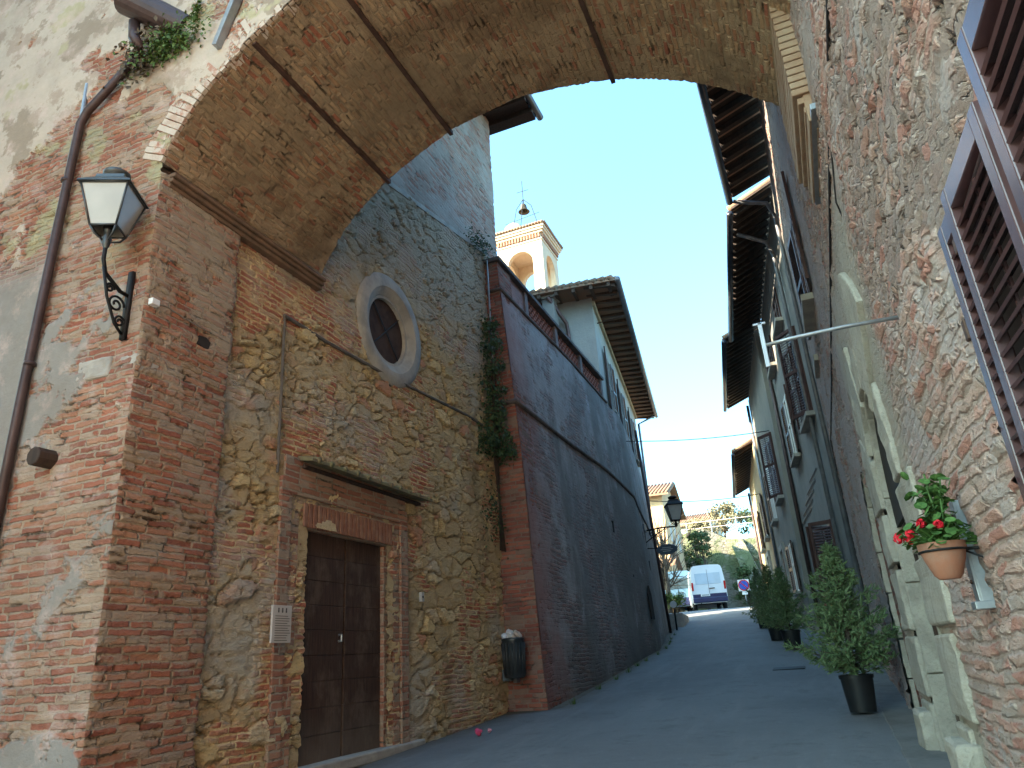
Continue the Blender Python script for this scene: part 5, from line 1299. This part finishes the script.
# small window-box flowers further up
t = thing('window_flowers', 'small pot of pink flowers on the lower window of the grey plastered house', 'flower pot', (.2, 15.4, 2.4))
fx = o2+d2*1.85+n2*.16+Vector((0, 0, 2.38))
MB().lathe([(0, 0), (.09, 0), (.12, .17), (.13, .18), (.11, .18), (0, .16)], fx, 18).build('pot', M_terra, t, smooth=True)
b = MB(); f2 = MB(); b.fixn = f2.fixn = False
for k in range(90): round_leaf(b, fx+Vector((random.gauss(0, .10), random.gauss(0, .10), .24+random.gauss(0, .07))), (random.gauss(0, .5), random.gauss(0, .5), 1), .028)
for k in range(60): round_leaf(f2, fx+Vector((random.gauss(0, .09), random.gauss(0, .1), .36+random.gauss(0, .06))), (random.gauss(0, .5), -.6, .6), .02, 5)
b.build('leaves', M_ger, t); f2.build('flowers', mat_leaf('pink_petal', (.45, .12, .25), (.5, .2, .33), (.55, .3, .4)), t)

# ------------------------------------------------------------------ far wall lamp and oval sign
t = thing('street_lamp', 'old lantern street lamp on an iron arm at the terrace wall end', 'street lamp', (-4.35, 21.2, 5.1))
wx = WX(21.2, 5.1)
lantern(t, (-3.58, 21.2, 5.12), .95, M_blueglass, M_iron, 20)
b = MB(); b.tube([(wx-.05, 21.2, 4.93), (-4.0, 21.2, 4.97), (-3.58, 21.2, 4.95)], .022, 8); b.tube([(wx-.05, 21.2, 4.55), (wx+.22, 21.2, 4.72), (-3.9, 21.2, 4.94)], .015, 6); b.box((wx, 21.2, 4.8), (.05, .06, .6))
scroll(b, (wx+.22, 21.2, 4.84), .10, 1.6, (1, 0, 0), (0, 0, 1), .011); scroll(b, (wx+.42, 21.2, 4.88), .06, 1.6, (1, 0, 0), (0, 0, 1), .010)
b.build('bracket', M_iron, t, smooth=True)
MB().box((wx+.02, 21.1, 5.0), (.12, .3, .22)).build('junction_box', mat_plain('box_grey_blue', (.16, .2, .22), .5), t, bevel=.01)
t = thing('oval_sign', 'dark oval hanging sign under the street lamp on the terrace wall', 'sign', (-4.2, 21.4, 4.36))
b = MB(); ax_ = Matrix.Rotation(R_(90), 3, 'X')
b.lathe([(0, .025), (.30, .025), (.31, 0), (.30, -.025), (0, -.025)], (0, 0, 0), 32, ax_)
b.v = [(v[0]+(-3.98), v[1]+21.4, v[2]*.5+4.36) for v in b.v]; b.build('board', mat_plain('sign_dark', (.05, .08, .11), .4), t, smooth=True).modifiers.new('es', 'EDGE_SPLIT').split_angle = R_(35)
b = MB()
for k, (z, L_) in enumerate(((4.41, .26), (4.36, .36), (4.31, .24))): b.box((-3.98, 21.371, z), (L_, .004, .018))
b.build('lettering', mat_plain('sign_letter', (.4, .42, .42), .5), t)
wx2 = WX(21.4, 4.4); MB().tube([(wx2-.04, 21.4, 4.45), (-4.24, 21.4, 4.42)], .014, 6).build('bracket', M_iron, t)

# ------------------------------------------------------------------ parked white van (rear view) and the blue one in front of it
def van(name, label, c, rotz, body, lower, glass_rear, s=1.0, dark_rear=False):
    t = thing(name, label, 'van', c); t.rotation_euler = (0, 0, rotz)
    W, Ln, H = 1.98, 5.5, 2.48; gc = .34
    def X(b, nm, mt, par, **k):
        o = MB.build(b, nm, mt, None, **k); o.parent = par; return o
    # section across the width, tumblehome above the waist
    half = [(.90, gc), (.985, gc+.12), (1.0, 1.05), (.985, 1.30), (.90, 2.20), (.84, 2.40), (.70, 2.47), (.0, 2.50)]
    sec = [(-x, z) for x, z in half[:-1]]+[(0, 2.50)]+[(x, z) for x, z in half[:-1]][::-1]
    st = [(0, 1.0, 1.0, 0), (.06, 1.0, 1.0, 0), (3.6, 1.0, 1.0, 0), (4.1, .99, .97, 0), (4.55, .97, .80, 0), (4.95, .95, .55, 0), (5.45, .90, .47, 0)]
    b = MB()
    rows = [[(x*sx*W/2, -2.75+y, gc+(z-gc)*sz) for x, z in sec] for (y, sx, sz, _) in st]
    b.grid(rows, [[(q_[0], q_[2]) for q_ in r] for r in rows]); b.face(rows[0]); b.face(rows[-1][::-1])
    body_o = X(b, 'body', body, t, smooth=False, bevel=.03)
    yr = -2.75
    b = MB(); b.box((0, yr-.012, 1.72), (1.44, .012, .62)); X(b, 'rear_window', glass_rear, t, bevel=.05)
    b = MB(); b.box((-.0, yr-.016, 1.35), (.016, .012, 1.75)); X(b, 'door_gap', M_black, t)
    for k, z in enumerate((.96,)):
        b = MB(); b.box((0, yr-.01, .76), (1.90, .014, .22)); X(b, 'lower_panel', lower, t, bevel=.01)
    b = MB(); b.box((0, yr-.06, .53), (1.96, .16, .28)); X(b, 'bumper', lower, t, bevel=.05)
    b = MB(); b.box((-.25, yr-.03, .80), (.52, .012, .13)); X(b, 'number_plate', M_white, t, bevel=.004)
    b = MB()
    for k in range(7): b.box((-.43+.06*k, yr-.038, .80), (.03, .004, .07))
    X(b, 'plate_letters', M_black, t)
    for sx in (-1, 1):
        b = MB(); b.box((sx*.915, yr-.012, 1.30), (.11, .05, .46)); X(b, 'tail_light', M_tail, t, bevel=.02)
        for y in (-1.75, 1.75):
            b = MB(); b.lathe([(.20, -.11), (.31, -.11), (.34, -.08), (.34, .08), (.31, .11), (.20, .11)], (sx*.86, y, .34), 28, Matrix.Rotation(R_(90), 3, 'Y')); w_ = X(b, 'wheel', M_tyre, t, smooth=True)
            b = MB(); b.lathe([(0, sx*.09), (.10, sx*.10), (.20, sx*.08), (.21, sx*.11)], (sx*.86, y, .34), 20, Matrix.Rotation(R_(90), 3, 'Y')); r_ = X(b, 'rim', M_galv, w_, smooth=True)
        b = MB(); b.box((sx*1.17, 1.55, 1.42), (.22, .12, .34)); b.box((sx*1.02, 1.55, 1.30), (.2, .05, .05)); X(b, 'mirror', M_black, t, bevel=.03)
        b = MB(); b.box((sx*.962, 1.25, 1.68), (.02, .85, .55), Matrix.Rotation(R_(sx*-5.5), 3, 'Y')); X(b, 'side_window', M_glass, t)
    b = MB(); b.box((.18, yr-.04, 1.16), (.30, .04, .05)); X(b, 'handle', M_black, t, bevel=.01)
    b = MB(); b.tube([(-.55, yr-.1, .34), (-.55, yr+.4, .36)], .035, 8); b.box((0, yr+.4, .36), (1.5, .6, .12)); X(b, 'exhaust', M_iron, t)
    return t
M_tail = mat_plain('tail_light_red', (.45, .012, .015), .2, .2, 3); M_tyre = mat_plain('tyre', (.02, .02, .02), .85)
M_vwhite = mat_plain('van_white', (.68, .70, .73), .3, .06, 1, 0, 0, .5); M_vblue = mat_plain('van_navy', (.018, .025, .085), .35, .2, 2, 0, 0, .5)
vy = 44.2; vx = -6.75
van('white_van', 'white high-roofed van with dark navy rear bumper, parked with its back to the street', (vx, vy+2.75, gz(vx, vy+1.5)+.0), R_(13), M_vwhite, M_vblue, mat_plain('van_rear_glass', (.46, .55, .64), .2, .1, 2, 0, 0, .6))
van('blue_van', 'pale blue van half hidden behind the white van, by the ochre outbuilding', (-9.05, 49.6, gz(-8, 48)), R_(14), mat_plain('van_blue', (.10, .20, .30), .35, .1, 1, 0, 0, .5), M_vblue, mat_plain('van_blue_glass', (.05, .08, .10), .15))
# planter with bright bushes, bollard with round plate
def shrub(label, c, r, h, leafm, n=700, leaf=.07):
    t = thing('shrub', label, 'shrub', c); b = MB(); b.fixn = False; s_ = MB(); c = Vector(c)
    for k in range(9):
        a = k*.7; e = c+Vector((math.cos(a)*r*.6, math.sin(a)*r*.6, h*random.uniform(.6, .95))); s_.tube([c, c.lerp(e, .5)+Vector((0, 0, .08)), e], [.012, .008, .003], 5)
        for j in range(n//9):
            d_ = Vector([random.gauss(0, 1) for _ in range(3)]).normalized()*r*.5*random.random()**.5; p = e+d_; p.z = max(p.z, c.z+.05); leaf_quad(b, p, d_+Vector((0, 0, .1)), leaf)
    s_.build('stems', M_bark, t); b.build('leaves', leafm, t); return t
M_brt = mat_leaf('bright_leaf', (.10, .17, .025), (.16, .25, .04), (.24, .33, .07))
shrub('bright yellow-green shrub at the foot of the terrace wall end, nearest the street lamp', (-5.12, 27.2, gz(-5, 27.2)+.25), .40, .85, M_brt)
shrub('bright green shrub behind the first one, toward the parked vans', (-5.35, 29.2, gz(-5, 29.2)+.25), .42, .8, M_brt)
t = tag(MB().box((-5.25, 28.2, gz(-5, 28.2)+.08), (.7, 3.0, .55), Matrix.Rotation(R_(6), 3, 'Z')).build('planter', M_stonetrim, bevel=.03), 'low stone planter bed with bright shrubs at the end of the terrace wall', 'planter')
t = thing('post_sign', 'small round white plate on a dark post beside the stone planter', 'sign', (-4.72, 25.2, gz(-4.7, 25.2)))
z = gz(-4.7, 25.2); MB().tube([(-4.72, 25.2, z-.1), (-4.72, 25.2, z+.95)], .03, 8).build('post', M_iron, t, smooth=True)
MB().lathe([(0, .01), (.11, .01), (.115, 0), (0, 0)], (-4.72, 25.16, z+.82), 20, Matrix.Rotation(R_(90), 3, 'X')).build('plate', M_white, t)
# no-parking sign
t = thing('no_parking_sign', 'round blue and red no-parking sign on a grey pole beyond the white van', 'traffic sign', (-4.15, 43.8, gz(-4.1, 43.8)))
z = gz(-4.1, 43.8); ax_ = Matrix.Rotation(R_(90), 3, 'X')
MB().tube([(-4.13, 43.85, z-.2), (-4.13, 43.85, 5.15)], .03, 8).build('pole', M_galv, t, smooth=True)
pl = MB().lathe([(0, .012), (.30, .012), (.30, -.01), (0, -.01)], (-4.13, 43.80, 4.80), 32, ax_).build('plate', mat_plain('sign_red', (.55, .02, .03), .4), t)
MB().lathe([(0, .016), (.24, .016), (.24, .013)], (-4.13, 43.80, 4.80), 32, ax_).build('disc', mat_plain('sign_blue', (.03, .09, .42), .4), pl)
MB().box((-4.13, 43.781, 4.80), (.48, .005, .055), Matrix.Rotation(R_(45), 3, 'Y')).build('slash', bpy.data.materials['sign_red'], pl)
MB().box((-4.13, 43.79, 4.38), (.30, .015, .18)).build('sub_plate', M_white, t)
MB().box((-4.13, 43.815, 4.80), (.62, .012, .62)).build('backing', M_white, t, bevel=.04)
# power lines and guard rail on the far wall
def wire(name, label, p0, p1, sag, r=.012):
    pts = [Vector(p0).lerp(Vector(p1), t_)+Vector((0, 0, -4*sag*t_*(1-t_))) for t_ in lin(0, 1, 24)]
    return tag(MB().tube(pts, r, 5).build(name, M_cable), label, 'cable')
wire('overhead_cable', 'nearer overhead cable across the street from the terrace wall to the buff house', (-4.6, 19.8, 7.35), (-.55, 20.6, 7.15), .10)
wire('overhead_cable', 'farther overhead cable across the street above the white van', (-6.2, 29.6, 7.5), (-1.6, 30.0, 7.2), .15, .016)
t = thing('guard_rail', 'pale two-bar railing along the top of the far retaining wall', 'railing', (-6, 61, 10))
b = MB()
for z in (10.9, 11.4): b.tube([(-12, 61.1, z), (-3, 61.1, z-.1)], .03, 6)
b.build('rails', mat_plain('rail_paint', (.55, .45, .38), .5), t)
for x in (-11.5, -9.5, -7.5, -5.5, -3.5): MB().tube([(x, 61.1, 9.3), (x, 61.1, 11.45)], .05, 6).build('post', M_galv, t)
# drain cover in the road
t = tag(MB().box((-.78, 13.4, gz(-.8, 13.4)+.028), (.50, .30, .02), Matrix.Rotation(math.atan(.085), 3, 'X')).build('drain_cover', M_iron, bevel=.004), 'small dark iron drain cover in the road between the first two potted conifers', 'drain cover')

# grass tufts and dirt-loving weeds where the walls meet the road
lb = 'small green grass tuft growing where the dark terrace wall meets the road'
for k in range(12):
    y = 11.0+k*1.05+random.uniform(-.35, .35); x = edges(y)[0]+.06+random.uniform(0, .06); z = gz(0, y)+.02
    t = thing('grass_tuft', lb, 'grass tuft', (x, y, z), 'grass tufts along the terrace wall'); b = MB(); b.fixn = False
    for j in range(random.randint(18, 45)):
        a = random.uniform(0, 6.283); r_ = random.uniform(0, .05); L_ = random.uniform(.04, .12); p = Vector((x+math.cos(a)*r_, y+math.sin(a)*r_*2.2, z-.01))
        tip = p+Vector((math.cos(a)*L_*.5, math.sin(a)*L_*.5, L_)); w_ = Vector((-math.sin(a), math.cos(a), 0))*.004
        b.face([p-w_, p+w_, tip])
    b.build('blades', M_weed, t)
